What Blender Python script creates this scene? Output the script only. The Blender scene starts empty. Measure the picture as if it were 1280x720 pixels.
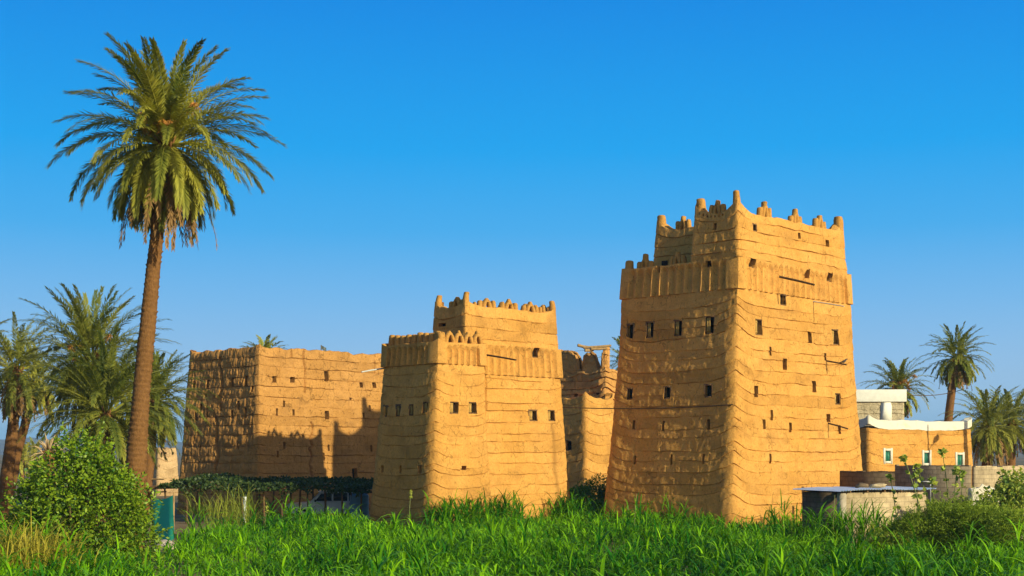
import bpy, bmesh, math, random
import numpy as np
from mathutils import Vector, Matrix

# ------------------------------------------------------------------ basics
SC = bpy.context.scene
COL = SC.collection
F, HOR, HC = 1750.0, 565.0, 4.0          # focal length in px of a 1280 px frame, horizon row, eye height


def at(u, v, Y):
    """point at distance Y seen in the direction (u, v)"""
    return np.array([(u - 640) / F * Y, Y, HC + (HOR - v) / F * Y])


def ground(u, Y):
    return np.array([(u - 640) / F * Y, Y, 0.0])


def extent(P, d, u):
    k = (u - 640) / F
    return (k * P[1] - P[0]) / (d[0] - k * d[1])


def thing(name, label, cat, loc=(0, 0, 0), group=None, kind=None):
    o = bpy.data.objects.new(name, None)
    COL.objects.link(o)
    o.location = tuple(float(c) for c in loc)
    o.empty_display_size = 0.3
    tag(o, label, cat, group, kind)
    return o


def tag(o, label=None, cat=None, group=None, kind=None):
    if label:
        o['label'] = label
    if cat:
        o['category'] = cat
    if group:
        o['group'] = group
    if kind:
        o['kind'] = kind
    return o


def world_loc(o):
    p = np.array(o.location, dtype=float)
    while o.parent is not None:
        o = o.parent
        p = p + np.array(o.location, dtype=float)
    return p


def np_mesh(name, V, Q, mat=None, parent=None, smooth=False, attrs=None, sharp=None, tris=None, uv=False):
    """one mesh object from world-space vertices, quads and triangles"""
    V = np.asarray(V, dtype=np.float64).reshape(-1, 3)
    org = world_loc(parent) if parent is not None else np.zeros(3)
    me = bpy.data.meshes.new(name)
    Q = np.asarray(Q, dtype=np.int32).reshape(-1, 4) if Q is not None and len(Q) else np.zeros((0, 4), np.int32)
    T = np.asarray(tris, dtype=np.int32).reshape(-1, 3) if tris is not None and len(tris) else np.zeros((0, 3), np.int32)
    nl = Q.size + T.size
    me.vertices.add(len(V))
    me.vertices.foreach_set('co', (V - org).astype(np.float32).ravel())
    me.loops.add(nl)
    me.loops.foreach_set('vertex_index', np.concatenate([Q.ravel(), T.ravel()]))
    me.polygons.add(len(Q) + len(T))
    starts = np.concatenate([np.arange(len(Q)) * 4, Q.size + np.arange(len(T)) * 3]).astype(np.int32)
    me.polygons.foreach_set('loop_start', starts)
    if smooth:
        me.polygons.foreach_set('use_smooth', np.ones(len(Q) + len(T), dtype=bool))
    me.update(calc_edges=True)
    me.validate()
    if attrs:
        for k, a in attrs.items():
            at_ = me.attributes.new(k, 'FLOAT', 'POINT')
            at_.data.foreach_set('value', np.asarray(a, dtype=np.float32))
    if sharp:
        me.set_sharp_from_angle(angle=sharp)
    if mat:
        me.materials.append(mat)
    o = bpy.data.objects.new(name, me)
    COL.objects.link(o)
    if parent is not None:
        o.parent = parent
    if uv:
        box_uv(me, org)
    return o


def box_uv(me, org):
    lay = me.uv_layers.new(name='uv')
    for p in me.polygons:
        n = p.normal
        for li in p.loop_indices:
            c = me.vertices[me.loops[li].vertex_index].co
            if abs(n.z) > 0.75:
                lay.data[li].uv = (c.x, c.y)
            else:
                h = Vector((-n.y, n.x)).normalized()
                lay.data[li].uv = (c.x * h.x + c.y * h.y, c.z + org[2])


class MB:
    """collects simple solids in world space and links them as one mesh"""

    def __init__(self):
        self.V, self.Q, self.T, self.n = [], [], [], 0

    def add(self, V, Q=None, T=None):
        V = np.asarray(V, dtype=float).reshape(-1, 3)
        self.V.append(V)
        if Q is not None and len(Q):
            self.Q.append(np.asarray(Q, dtype=int) + self.n)
        if T is not None and len(T):
            self.T.append(np.asarray(T, dtype=int) + self.n)
        self.n += len(V)
        return self

    def box(self, c, size, ax=(1, 0, 0), ay=None, az=(0, 0, 1), bev=0.0):
        ax = np.array(ax, float); ax /= np.linalg.norm(ax)
        az = np.array(az, float); az /= np.linalg.norm(az)
        ay = np.cross(az, ax) if ay is None else np.array(ay, float)
        ay /= np.linalg.norm(ay)
        c = np.array(c, float)
        hx, hy, hz = [s / 2 for s in size]
        if bev <= 0:
            P = [c + ax * hx * i + ay * hy * j + az * hz * k for k in (-1, 1) for j in (-1, 1) for i in (-1, 1)]
            return self.add(P, [(0, 2, 3, 1), (4, 5, 7, 6), (0, 1, 5, 4), (2, 6, 7, 3), (0, 4, 6, 2), (1, 3, 7, 5)])
        bm = bmesh.new()
        bmesh.ops.create_cube(bm, size=1)
        for v in bm.verts:
            v.co = Vector((v.co.x * hx * 2, v.co.y * hy * 2, v.co.z * hz * 2))
        bmesh.ops.bevel(bm, geom=list(bm.edges), offset=bev, segments=2, affect='EDGES', profile=0.6)
        return self.from_bm(bm, lambda q: c + ax * q[0] + ay * q[1] + az * q[2])

    def from_bm(self, bm, f=None):
        bm.verts.ensure_lookup_table()
        bm.verts.index_update()
        V = [np.array(v.co) for v in bm.verts]
        if f:
            V = [f(v) for v in V]
        Q, T = [], []
        for fc in bm.faces:
            ids = [v.index for v in fc.verts]
            if len(ids) == 4:
                Q.append(ids)
            else:
                for i in range(1, len(ids) - 1):
                    T.append((ids[0], ids[i], ids[i + 1]))
        bm.free()
        return self.add(V, Q, T)

    def tube(self, pts, rad, seg=8, wa=None, da=None, power=2.0, jit=0.0, rng=None, dome=True):
        """swept tube; rad: radius or (rw, rd) per point; wa/da fixed axes of the section"""
        pts = [np.array(p, float) for p in pts]
        n = len(pts)
        rings = []
        ref = None
        for i in range(n):
            t = pts[min(i + 1, n - 1)] - pts[max(i - 1, 0)]
            t /= (np.linalg.norm(t) + 1e-9)
            if wa is None:
                a = np.array([0, 0, 1.0]) if abs(t[2]) < 0.9 else np.array([1.0, 0, 0])
                if ref is not None:
                    a = ref
                w = np.cross(t, a); w /= (np.linalg.norm(w) + 1e-9)
                d = np.cross(t, w)
                ref = a
            else:
                w, d = np.array(wa, float), np.array(da, float)
            r = rad[i] if isinstance(rad, (list, tuple, np.ndarray)) else rad
            rw, rd = (r if isinstance(r, (list, tuple)) else (r, r))
            ring = []
            for k in range(seg):
                th = 2 * math.pi * k / seg
                cx, sx = math.cos(th), math.sin(th)
                e = 2.0 / power
                x = math.copysign(abs(cx) ** e, cx) * rw
                y = math.copysign(abs(sx) ** e, sx) * rd
                j = 1 + (rng.uniform(-jit, jit) if jit else 0)
                ring.append(pts[i] + w * x * j + d * y * j)
            rings.append(ring)
        V = [p for r in rings for p in r]
        Q = []
        for i in range(n - 1):
            for k in range(seg):
                k2 = (k + 1) % seg
                Q.append((i * seg + k, i * seg + k2, (i + 1) * seg + k2, (i + 1) * seg + k))
        T = []
        b = len(V)
        V += [pts[0], pts[-1]]
        for k in range(seg):
            k2 = (k + 1) % seg
            T.append((b, k2, k))
            T.append((b + 1, (n - 1) * seg + k, (n - 1) * seg + k2))
        return self.add(V, Q, T)

    def build(self, name, mat, parent=None, smooth=False, sharp=0.7, uv=False):
        V = np.concatenate(self.V)
        Q = np.concatenate(self.Q) if self.Q else None
        T = np.concatenate(self.T) if self.T else None
        return np_mesh(name, V, Q, mat, parent, smooth=smooth, sharp=sharp if smooth else None, tris=T, uv=uv)


# ------------------------------------------------------------------ noise
def _hash(ix, iy, iz, seed):
    h = (ix.astype(np.uint32) * np.uint32(374761393) + iy.astype(np.uint32) * np.uint32(668265263)
         + iz.astype(np.uint32) * np.uint32(2147483647) + np.uint32(seed * 974711 & 0xffffffff))
    h = (h ^ (h >> np.uint32(13))) * np.uint32(1274126177)
    h = h ^ (h >> np.uint32(16))
    h = h * np.uint32(2246822519)
    h = h ^ (h >> np.uint32(15))
    return h.astype(np.float64) / 4294967295.0


def vnoise(x, y, z, seed=0):
    x, y, z = np.broadcast_arrays(np.asarray(x, float), np.asarray(y, float), np.asarray(z, float))
    ix, iy, iz = np.floor(x).astype(np.int64), np.floor(y).astype(np.int64), np.floor(z).astype(np.int64)
    fx, fy, fz = x - ix, y - iy, z - iz
    fx = fx * fx * (3 - 2 * fx); fy = fy * fy * (3 - 2 * fy); fz = fz * fz * (3 - 2 * fz)
    r = 0
    for dx in (0, 1):
        for dy in (0, 1):
            for dz in (0, 1):
                w = (fx if dx else 1 - fx) * (fy if dy else 1 - fy) * (fz if dz else 1 - fz)
                r = r + w * _hash(ix + dx, iy + dy, iz + dz, seed)
    return r * 2 - 1


def fbm(x, y, z, seed=0, oct=3, gain=0.5):
    r, a, f = 0, 1.0, 1.0
    for o in range(oct):
        r = r + a * vnoise(np.asarray(x) * f, np.asarray(y) * f, np.asarray(z) * f, seed + o * 17)
        a *= gain
        f *= 2.03
    return r


def h1(i, seed=0):
    i = np.asarray(i)
    return _hash(i.astype(np.int64), np.zeros_like(i, dtype=np.int64), np.zeros_like(i, dtype=np.int64), seed)


# ------------------------------------------------------------------ materials
class NT:
    def __init__(self, name):
        self.m = bpy.data.materials.new(name)
        self.m.use_nodes = True
        self.t = self.m.node_tree
        self.t.nodes.clear()
        self.out = self.t.nodes.new('ShaderNodeOutputMaterial')

    def n(self, typ, **kw):
        nd = self.t.nodes.new(typ)
        for k, v in kw.items():
            if k.startswith('i_'):
                key = k[2:]
                key = int(key) if key.isdigit() else key.replace('_', ' ')
                nd.inputs[key].default_value = v
            else:
                setattr(nd, k, v)
        return nd

    def l(self, a, b):
        self.t.links.new(a, b)

    def noise(self, co, scale, detail=3, rough=0.55, dist=0.0):
        nd = self.n('ShaderNodeTexNoise')
        nd.inputs['Scale'].default_value = scale
        nd.inputs['Detail'].default_value = detail
        nd.inputs['Roughness'].default_value = rough
        nd.inputs['Distortion'].default_value = dist
        if co is not None:
            self.l(co, nd.inputs['Vector'])
        return nd.outputs['Fac']

    def ramp(self, fac, stops):
        nd = self.n('ShaderNodeValToRGB')
        cr = nd.color_ramp
        while len(cr.elements) < len(stops):
            cr.elements.new(0.5)
        for e, (p, c) in zip(cr.elements, stops):
            e.position = p
            e.color = (*c, 1) if len(c) == 3 else c
        self.l(fac, nd.inputs['Fac'])
        return nd.outputs['Color']

    def mix(self, fac, a, b, mode='MIX'):
        nd = self.n('ShaderNodeMix', data_type='RGBA', blend_type=mode)
        for sock, v in ((0, fac), (6, a), (7, b)):
            if hasattr(v, 'links') or hasattr(v, 'is_linked'):
                self.l(v, nd.inputs[sock])
            elif isinstance(v, (int, float)):
                nd.inputs[sock].default_value = v
            else:
                nd.inputs[sock].default_value = (*v, 1)
        return nd.outputs[2]

    def math(self, op, a, b=None, c=None, clamp=False):
        nd = self.n('ShaderNodeMath', operation=op, use_clamp=clamp)
        for i, v in enumerate((a, b, c)):
            if v is None:
                continue
            if isinstance(v, (int, float)):
                nd.inputs[i].default_value = v
            else:
                self.l(v, nd.inputs[i])
        return nd.outputs[0]

    def coord(self, kind='Object', scale=None):
        tc = self.n('ShaderNodeTexCoord')
        if scale is None:
            return tc.outputs[kind]
        mp = self.n('ShaderNodeMapping')
        mp.inputs['Scale'].default_value = scale
        self.l(tc.outputs[kind], mp.inputs['Vector'])
        return mp.outputs['Vector']

    def bump(self, h, strength=0.5, dist=0.02, normal=None):
        nd = self.n('ShaderNodeBump')
        nd.inputs['Strength'].default_value = strength
        nd.inputs['Distance'].default_value = dist
        self.l(h, nd.inputs['Height'])
        if normal is not None:
            self.l(normal, nd.inputs['Normal'])
        return nd.outputs['Normal']

    def principled(self, color, rough=0.9, normal=None, spec=0.2, metal=0.0):
        p = self.n('ShaderNodeBsdfPrincipled')
        if hasattr(color, 'is_linked'):
            self.l(color, p.inputs['Base Color'])
        else:
            p.inputs['Base Color'].default_value = (*color, 1)
        if hasattr(rough, 'is_linked'):
            self.l(rough, p.inputs['Roughness'])
        else:
            p.inputs['Roughness'].default_value = rough
        p.inputs['Specular IOR Level'].default_value = spec
        p.inputs['Metallic'].default_value = metal
        if normal is not None:
            self.l(normal, p.inputs['Normal'])
        return p

    def done(self, sh):
        self.l(sh.outputs[0], self.out.inputs['Surface'])
        return self.m


def mud_mat(name, base, dark, light, bump=0.62, pit=0.62, vert=1.0):
    t = NT(name)
    co = t.coord()
    big = t.noise(co, 0.35, 4, 0.6)
    med = t.noise(t.coord('Object', (1, 1, 1.8)), 1.6, 5, 0.65)
    fine = t.noise(co, 11, 5, 0.7)
    c = t.mix(t.ramp(big, [(0.35, (0, 0, 0)), (0.68, (1, 1, 1))]), base, light)
    c = t.mix(t.math('MULTIPLY', t.ramp(med, [(0.45, (0, 0, 0)), (0.72, (1, 1, 1))]), 0.6), c, dark)
    # each lift of mud was mixed and dried apart from the next
    lf = t.n('ShaderNodeAttribute', attribute_name='lift')
    c = t.mix(1.0, c, t.ramp(lf.outputs['Fac'], [(0.1, (0.84, 0.83, 0.80)), (0.5, (1, 1, 1)), (0.9, (1.08, 1.08, 1.10))]), 'MULTIPLY')
    # straw and pebble flecks
    fl = t.ramp(fine, [(0.28, (0.62, 0.60, 0.58)), (0.46, (0.97, 0.97, 0.97)), (0.6, (1.03, 1.03, 1.03)), (0.74, (1.18, 1.15, 1.1))])
    c = t.mix(1.0, c, fl, 'MULTIPLY')
    # rain runs
    run = t.noise(t.coord('Object', (1.6, 1.6, 0.09)), 1.5, 4, 0.65)
    c = t.mix(t.math('MULTIPLY', t.ramp(run, [(0.52, (0, 0, 0)), (0.72, (1, 1, 1))]), 0.35), c, dark)
    # pits where straw has rotted away
    vo = t.n('ShaderNodeTexVoronoi', feature='F1')
    vo.inputs['Scale'].default_value = 4.6
    t.l(t.coord('Object', (1, 1, 0.5)), vo.inputs['Vector'])
    pits = t.math('LESS_THAN', vo.outputs['Distance'], 0.15)
    sel = t.math('GREATER_THAN', t.noise(co, 1.3, 4, 0.65), 0.50)
    pits = t.math('MULTIPLY', pits, sel)
    # hairline shrinkage cracks, mostly upright
    vc = t.n('ShaderNodeTexVoronoi', feature='DISTANCE_TO_EDGE')
    vc.inputs['Scale'].default_value = 1.9
    wob = t.n('ShaderNodeVectorMath', operation='ADD')
    nz = t.n('ShaderNodeTexNoise'); nz.inputs['Scale'].default_value = 3.0
    t.l(co, nz.inputs['Vector'])
    t.l(t.coord('Object', (1, 1, 0.55)), wob.inputs[0]); sc2 = t.n('ShaderNodeVectorMath', operation='SCALE'); sc2.inputs['Scale'].default_value = 0.22
    t.l(nz.outputs['Color'], sc2.inputs[0]); t.l(sc2.outputs[0], wob.inputs[1])
    t.l(wob.outputs[0], vc.inputs['Vector'])
    crk = t.math('MULTIPLY', t.math('LESS_THAN', vc.outputs['Distance'], 0.018), t.math('GREATER_THAN', t.noise(co, 0.9, 3, 0.6), 0.53))
    pits = t.math('MAXIMUM', pits, t.math('MULTIPLY', crk, 0.8))
    c = t.mix(t.math('MULTIPLY', pits, pit), c, tuple(x * 0.36 for x in base))
    st = t.n('ShaderNodeAttribute', attribute_name='stain')
    c = t.mix(t.math('MULTIPLY', st.outputs['Fac'], t.math('ADD', t.math('MULTIPLY', fine, 0.7), 0.35, clamp=True)),
              c, tuple(x * f for x, f in zip(base, (0.25, 0.24, 0.3))))
    # fine relief
    b1 = t.noise(co, 5, 6, 0.7)
    b2 = t.noise(t.coord('Object', (vert, vert, 0.45 * vert)), 20, 3, 0.7)
    h = t.math('ADD', t.math('MULTIPLY', b1, 1.0), t.math('MULTIPLY', b2, 0.5))
    h = t.math('SUBTRACT', h, t.math('MULTIPLY', pits, 0.6))
    n = t.bump(h, bump, 0.09)
    return t.done(t.principled(c, 0.95, n, 0.06))


def plain_mat(name, color, rough=0.7, var=0.15, scale=6, spec=0.3, metal=0.0, bump=0.15, streak=None):
    t = NT(name)
    co = t.coord('Object', streak) if streak else t.coord()
    f = t.noise(co, scale, 5, 0.6)
    c = t.mix(t.ramp(f, [(0.3, (0, 0, 0)), (0.7, (1, 1, 1))]), tuple(x * (1 - var) for x in color),
              tuple(min(1, x * (1 + var)) for x in color))
    n = t.bump(t.noise(co, scale * 4, 4, 0.6), bump, 0.02)
    return t.done(t.principled(c, rough, n, spec, metal))


def leaf_mat(name, a, b, trans=0.35, rough=0.5, spec=0.35, tcol=None):
    t = NT(name)
    at_ = t.n('ShaderNodeAttribute', attribute_name='tint')
    c = t.mix(at_.outputs['Fac'], a, b)
    p = t.principled(c, rough, None, spec)
    tr = t.n('ShaderNodeBsdfTranslucent')
    k = tcol or (1.3, 1.25, 0.6)
    t.l(t.mix(1.0, c, k, 'MULTIPLY'), tr.inputs['Color'])
    mx = t.n('ShaderNodeMixShader')
    mx.inputs[0].default_value = trans
    t.l(p.outputs[0], mx.inputs[1])
    t.l(tr.outputs[0], mx.inputs[2])
    return t.done(mx)


def brick_mat(name, c1, c2, mortar, bw=0.4, bh=0.2, bump=0.4):
    t = NT(name)
    uv = t.n('ShaderNodeUVMap', uv_map='uv').outputs[0]
    br = t.n('ShaderNodeTexBrick')
    br.inputs['Color1'].default_value = (*c1, 1)
    br.inputs['Color2'].default_value = (*c2, 1)
    br.inputs['Mortar'].default_value = (*mortar, 1)
    br.inputs['Scale'].default_value = 1.0
    br.inputs['Mortar Size'].default_value = 0.012
    br.inputs['Brick Width'].default_value = bw
    br.inputs['Row Height'].default_value = bh
    t.l(uv, br.inputs['Vector'])
    ns = t.noise(t.coord(), 3.0, 5, 0.65)
    c = t.mix(1.0, br.outputs['Color'], t.ramp(ns, [(0.3, (0.62, 0.6, 0.57)), (0.7, (1.12, 1.1, 1.06))]), 'MULTIPLY')
    h = t.math('SUBTRACT', t.math('MULTIPLY', t.noise(t.coord(), 18, 4, 0.6), 0.4), br.outputs['Fac'])
    return t.done(t.principled(c, 0.92, t.bump(h, bump, 0.02), 0.1))


MUD = mud_mat('mud_plaster', (0.58, 0.283, 0.063), (0.44, 0.206, 0.047), (0.62, 0.314, 0.082))
MUD_ROUGH = mud_mat('weathered_mud', (0.52, 0.25, 0.066), (0.40, 0.185, 0.05), (0.57, 0.285, 0.086), bump=1.0, pit=0.7)
MUD_PALE = mud_mat('pale_mud', (0.52, 0.33, 0.16), (0.42, 0.26, 0.12), (0.58, 0.39, 0.2), bump=0.8)
WHITE = plain_mat('white_limewash', (0.74, 0.70, 0.60), 0.9, 0.08, 2.5, 0.1)
WOOD = plain_mat('weathered_wood', (0.15, 0.08, 0.035), 0.85, 0.45, 5, 0.15, bump=0.5, streak=(4, 4, 0.6))
WOOD_PALE = plain_mat('pale_wood', (0.34, 0.21, 0.09), 0.85, 0.35, 5, 0.15, bump=0.5, streak=(3, 3, 0.6))
SHUTTER = plain_mat('shutter_wood', (0.44, 0.26, 0.07), 0.8, 0.4, 7, 0.15, bump=0.4, streak=(6, 6, 0.5))
DARK_BACKING = plain_mat('dark_opening_back', (0.03, 0.018, 0.010), 0.9, 0.3, 6, 0.1, bump=0.3)  # near-black colour standing in for the unlit depth of window openings
# ------------------------------------------------------------------ coursed mud walls
class Mud:
    """solid body of mud courses: footprint polygon (counter-clockwise, local metres), batter, grooves,
    fluted bands, window pockets, cracks and ragged top are all real relief in one mesh"""

    def __init__(self, P, theta, poly, H, batter=0.6, bpow=0.8, bh=None, bofs=0.0, z0=-0.6, radius=0.5, course=0.66,
                 c0=0.1, upsweep=0.45, updist=0.8, bands=(), seed=1, rough=1.0, rough_edge=None, vcrack=0.25,
                 vamp=0.032, res=0.08, back_res=0.35, front=None, sweep=0.5, sdist=0.6, thick=0.4, roof=0.8,
                 topnoise=0.05, clap=0.020, groove=0.05, ksharp=None, cap=None, ebat=None):
        self.__dict__.update(locals())
        self.P = np.array(P[:2], float)
        self.R = np.array([math.cos(theta), math.sin(theta)])
        self.L = np.array([-math.sin(theta), math.cos(theta)])
        self.pts = [self.P + self.R * u + self.L * v for u, v in poly]
        self.n = len(poly)
        self.E, self.N, self.len = [], [], []
        for j in range(self.n):
            e = self.pts[(j + 1) % self.n] - self.pts[j]
            l = np.linalg.norm(e)
            self.len.append(l)
            e = e / l
            self.E.append(e)
            self.N.append(np.array([e[1], -e[0]]))
        self.eb = [1.0] * self.n if ebat is None else [ebat.get(j, 1.0) for j in range(self.n)]
        self.miter = []
        for j in range(self.n):
            a, b = self.N[j - 1], self.N[j]
            self.miter.append(np.linalg.solve(np.array([a, b]), np.array([self.eb[j - 1], self.eb[j]])))
        self.win, self.cracks, self.notch, self.stains = [], [], [], []
        if front is None:
            self.front = [0, self.n - 1]
        self.batH = bh or H

    def inset(self, z):
        z = np.clip(np.asarray(z, float), -0.6, None)
        return self.bofs + self.batter * np.sign(z) * (np.abs(z) / self.batH) ** self.bpow

    def corner(self, j, ins):
        return self.pts[j % self.n] - self.miter[j % self.n] * ins

    def outset(self, j, z):
        for b in self.bands:
            if j in b['edges'] and b['z0'] <= z <= b['z1']:
                return b.get('out', 0.1)
        return 0.0

    def hit(self, j, u, v):
        """fraction along face j and height z of the point seen at (u, v)"""
        k = (u - 640) / F
        z = 5.0
        for _ in range(6):
            i = float(self.inset(z)) * self.eb[j] - self.outset(j, z)
            C = self.pts[j] - self.N[j] * i
            d = np.array([k, 1.0])
            Y = (C @ self.N[j]) / (d @ self.N[j])
            z = HC + (HOR - v) / F * Y
        a, b = self.corner(j, float(self.inset(z))), self.corner(j + 1, float(self.inset(z)))
        p = d * Y
        return float((p - a) @ self.E[j] / np.linalg.norm(b - a)), float(z)

    def point(self, j, f, z, out=0.0):
        i = float(self.inset(z))
        p = self.corner(j, i) * (1 - f) + self.corner(j + 1, i) * f + self.N[j] * out
        return np.array([p[0], p[1], z])

    def add_win(self, j, u, v, w, h, depth=0.4, kind='slit'):
        if kind in ('half', 'open'):
            depth = min(depth, 0.30)
        f, z = self.hit(j, u, v)
        f1, _ = self.hit(j, u - w / 2, v)
        f2, _ = self.hit(j, u + w / 2, v)
        _, za = self.hit(j, u, v - h / 2)
        _, zb = self.hit(j, u, v + h / 2)
        f1, f2 = min(f1, f2), max(f1, f2)
        self.win.append(dict(j=j, f1=f1, f2=f2, z1=min(za, zb), z2=max(za, zb), depth=depth, kind=kind))

    def add_crack(self, j, pts, w=0.06, depth=0.18):
        q = [self.hit(j, u, v) for u, v in pts]
        q.sort(key=lambda a: a[1])
        self.cracks.append((j, np.array([a[0] for a in q]), np.array([a[1] for a in q]), w, depth))

    def add_notch(self, j, pts):
        """pts: (u, depth) ragged loss of the wall top"""
        q = []
        for u, v, d in pts:
            f, _ = self.hit(j, u, v)
            q.append((f, d))
        q.sort()
        self.notch.append((j, np.array([a[0] for a in q]), np.array([a[1] for a in q])))

    def add_stain(self, j, u, v1, v2, w, amt=0.8):
        f, za = self.hit(j, u, v1)
        _, zb = self.hit(j, u, v2)
        self.stains.append((j, f, max(za, zb), min(za, zb), w, amt))

    # -------------------------------------------------------------- mesh
    def build(self, name, mat, parent):
        H = self.H
        rng = np.random.default_rng(self.seed)
        nC = max(1, int((H - self.c0) / self.course) + 1)
        cz = [self.c0 + self.course * k + rng.uniform(-0.17, 0.17) * self.course for k in range(nC)]
        cz = np.array([c for c in cz if c < H - 0.15])
        bmask = lambda z: any(b['z0'] - 0.1 <= z <= b['z1'] for b in self.bands)
        cz = np.array([c for c in cz if not bmask(c)] + [b['z0'] for b in self.bands])
        cz = np.sort(cz) if len(cz) else np.array([-50.0])
        special = []
        for c in cz:
            special += [c - 0.030, c - 0.020, c + 0.016, c + 0.026]
        for w in self.win:
            special += [w['z1'] - .006, w['z1'] + .006, w['z2'] - .006, w['z2'] + .006]
        for b in self.bands:
            special += [b['z0'] - .01, b['z0'] + .01, b['z1'] - .02, b['z1'] + .02]
            special += list(np.arange(b['z0'], b['z1'], 0.06))
        special = [s for s in special if self.z0 < s < H]
        rows = sorted(special) + []
        uni = np.arange(self.z0, H, self.res)
        sp = np.array(rows) if rows else np.zeros(0)
        rows += [u for u in uni if len(sp) == 0 or np.min(np.abs(sp - u)) > 0.025]
        rows = sorted(rows + [H])
        keep = [rows[0]]
        for r in rows[1:]:
            if r - keep[-1] > 0.004:
                keep.append(r)
        keep[-1] = H
        r = np.array(keep)
        nr = len(r)
        ins = self.inset(r)
        Cn = np.stack([self.pts[j][None, :] - self.miter[j][None, :] * ins[:, None] for j in range(self.n)], 1)
        # ---- columns
        cols = []   # (corner/edge, kind, t)
        rad = self.radius
        for j in range(self.n):
            vis = j in self.front
            rj = min(rad, 0.3 * min(self.len[j], self.len[j - 1]))
            na = max(3, int(2 * rj / (self.res if (vis or (j - 1) % self.n in self.front) else 0.2)))
            for t in np.linspace(0, 1, na, endpoint=False):
                cols.append((j, 0, t))
            r2 = min(rad, 0.3 * min(self.len[j], self.len[(j + 1) % self.n]))
            a, b = rj / self.len[j], 1 - r2 / self.len[j]
            step = (self.res if vis else self.back_res) / self.len[j]
            fs = []
            for w in self.win:
                if w['j'] == j:
                    e = .006 / self.len[j]
                    fs += [w['f1'] - e, w['f1'] + e, w['f2'] - e, w['f2'] + e]
            fs = [f for f in fs if a < f < b]
            spf = np.array(fs) if fs else np.zeros(0)
            un = [f for f in np.linspace(a, b, max(2, int((b - a) / step)) + 1)[:-1]
                  if len(spf) == 0 or np.min(np.abs(spf - f)) > 0.3 * step]
            fs = sorted(fs + un)
            last = -1
            for f in fs:
                if f - last > 0.003 / self.len[j]:
                    cols.append((j, 1, f))
                    last = f
        nc = len(cols)
        X = np.zeros((nc, nr)); Y = np.zeros((nc, nr)); NX = np.zeros(nc); NY = np.zeros(nc); D = np.zeros(nc); S = np.zeros(nc)
        EJ = np.array([c[0] if c[1] == 1 else -1 for c in cols])
        FJ = np.array([c[2] if c[1] == 1 else -1.0 for c in cols])
        cum = np.concatenate([[0], np.cumsum(self.len)])
        kk = np.full(nr, 1.0) if self.ksharp is None else np.interp(r, [p[0] for p in self.ksharp], [p[1] for p in self.ksharp])
        for i, (j, kd, t) in enumerate(cols):
            if kd == 1:
                p = Cn[:, j] * (1 - t) + Cn[:, (j + 1) % self.n] * t
                NX[i], NY[i] = self.N[j]
                D[i] = min(t, 1 - t) * self.len[j]
                S[i] = cum[j] + t * self.len[j]
            else:
                rj = min(rad, 0.3 * min(self.len[j], self.len[j - 1]))
                C0 = Cn[:, j]
                A = C0 + (Cn[:, j - 1] - C0) * (rj / self.len[j - 1])
                B = C0 + (Cn[:, (j + 1) % self.n] - C0) * (rj / self.len[j])
                bz = A * (1 - t) ** 2 + C0 * 2 * t * (1 - t) + B * t * t
                sh = A + (C0 - A) * (2 * t) if t < .5 else C0 + (B - C0) * (2 * t - 1)
                p = bz * kk[:, None] + sh * (1 - kk[:, None])
                nn = self.N[j - 1] * (1 - t) + self.N[j] * t
                nn /= np.linalg.norm(nn)
                NX[i], NY[i] = nn
                D[i] = abs(t - .5) * 2 * rj
                S[i] = cum[j] + (t - .5) * 2 * rj
            X[i], Y[i] = p[:, 0], p[:, 1]
        Rm = np.broadcast_to(r[None, :], (nc, nr))
        Dm = D[:, None]
        Sm = np.broadcast_to(S[:, None], (nc, nr))
        sd = self.seed
        # ---- course lines
        k = np.searchsorted(cz, r) - 1
        zc = np.where(k >= 0, cz[np.clip(k, 0, None)], self.z0)
        kn = np.clip(k + 1, 0, len(cz) - 1)
        zn = np.where(k + 1 < len(cz), cz[kn], H)
        t = np.clip((r - zc) / np.maximum(zn - zc, 1e-3), 0, 1)
        dl = np.min(np.abs(r[:, None] - cz[None, :]), 1)
        kl = np.argmin(np.abs(r[:, None] - cz[None, :]), 1)
        gm = 0.06 + 1.2 * np.clip(0.45 + 1.3 * fbm(Sm * 0.9, kl[None, :] * 3.7, sd * 1.3, sd + 5, 4), 0, 1)
        per = h1(kl + 100 * sd, 3)[None, :] * 0.5 + 0.6
        disp = np.where(dl[None, :] < 0.021, -self.groove * gm * per, 0.0)
        disp = disp + self.clap * (1 - t)[None, :] * (0.3 + 1.4 * np.clip(.5 + fbm(Sm * .55, k[None, :] * 2.9, 0, sd + 6, 2), 0, 1))
        # ---- relief
        ra = np.full(nc, self.rough)
        if self.rough_edge:
            for j, m in self.rough_edge.items():
                ra = np.where(EJ == j, m, ra)
        ram = ra[:, None]
        n1 = fbm(X * 0.45, Y * 0.45, Rm * 0.6, sd, 3)
        n2 = fbm(X * 2.2, Y * 2.2, Rm * 2.8, sd + 3, 3)
        n3 = vnoise(X * 9, Y * 9, Rm * 8, sd + 8)
        n4 = fbm(X * 6, Y * 6, Rm * 3.2, sd + 9, 2)
        disp = disp + n1 * 0.03 + ram * (n2 * 0.009 + n4 * 0.013 + n3 * 0.009)
        # vertical shrinkage cracks, course by course
        pitch = (0.30 + 0.5 * h1(k + 19 * sd, 22))[None, :]
        off = h1(k + 7 * sd, 21)[None, :] * 5
        q = Sm / pitch + off
        m = np.floor(q)
        jit = _hash(m.astype(np.int64), np.broadcast_to(k[None, :], m.shape).astype(np.int64), np.zeros(m.shape, np.int64), sd)
        pres = _hash(m.astype(np.int64), np.broadcast_to(k[None, :], m.shape).astype(np.int64), np.ones(m.shape, np.int64), sd)
        dd = (q - m - 0.2 - 0.6 * jit) * pitch + 0.02 * vnoise(Rm * 6, m, 0, sd)
        thr = np.where(ram > 1.6, 0.8, self.vcrack)
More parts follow.
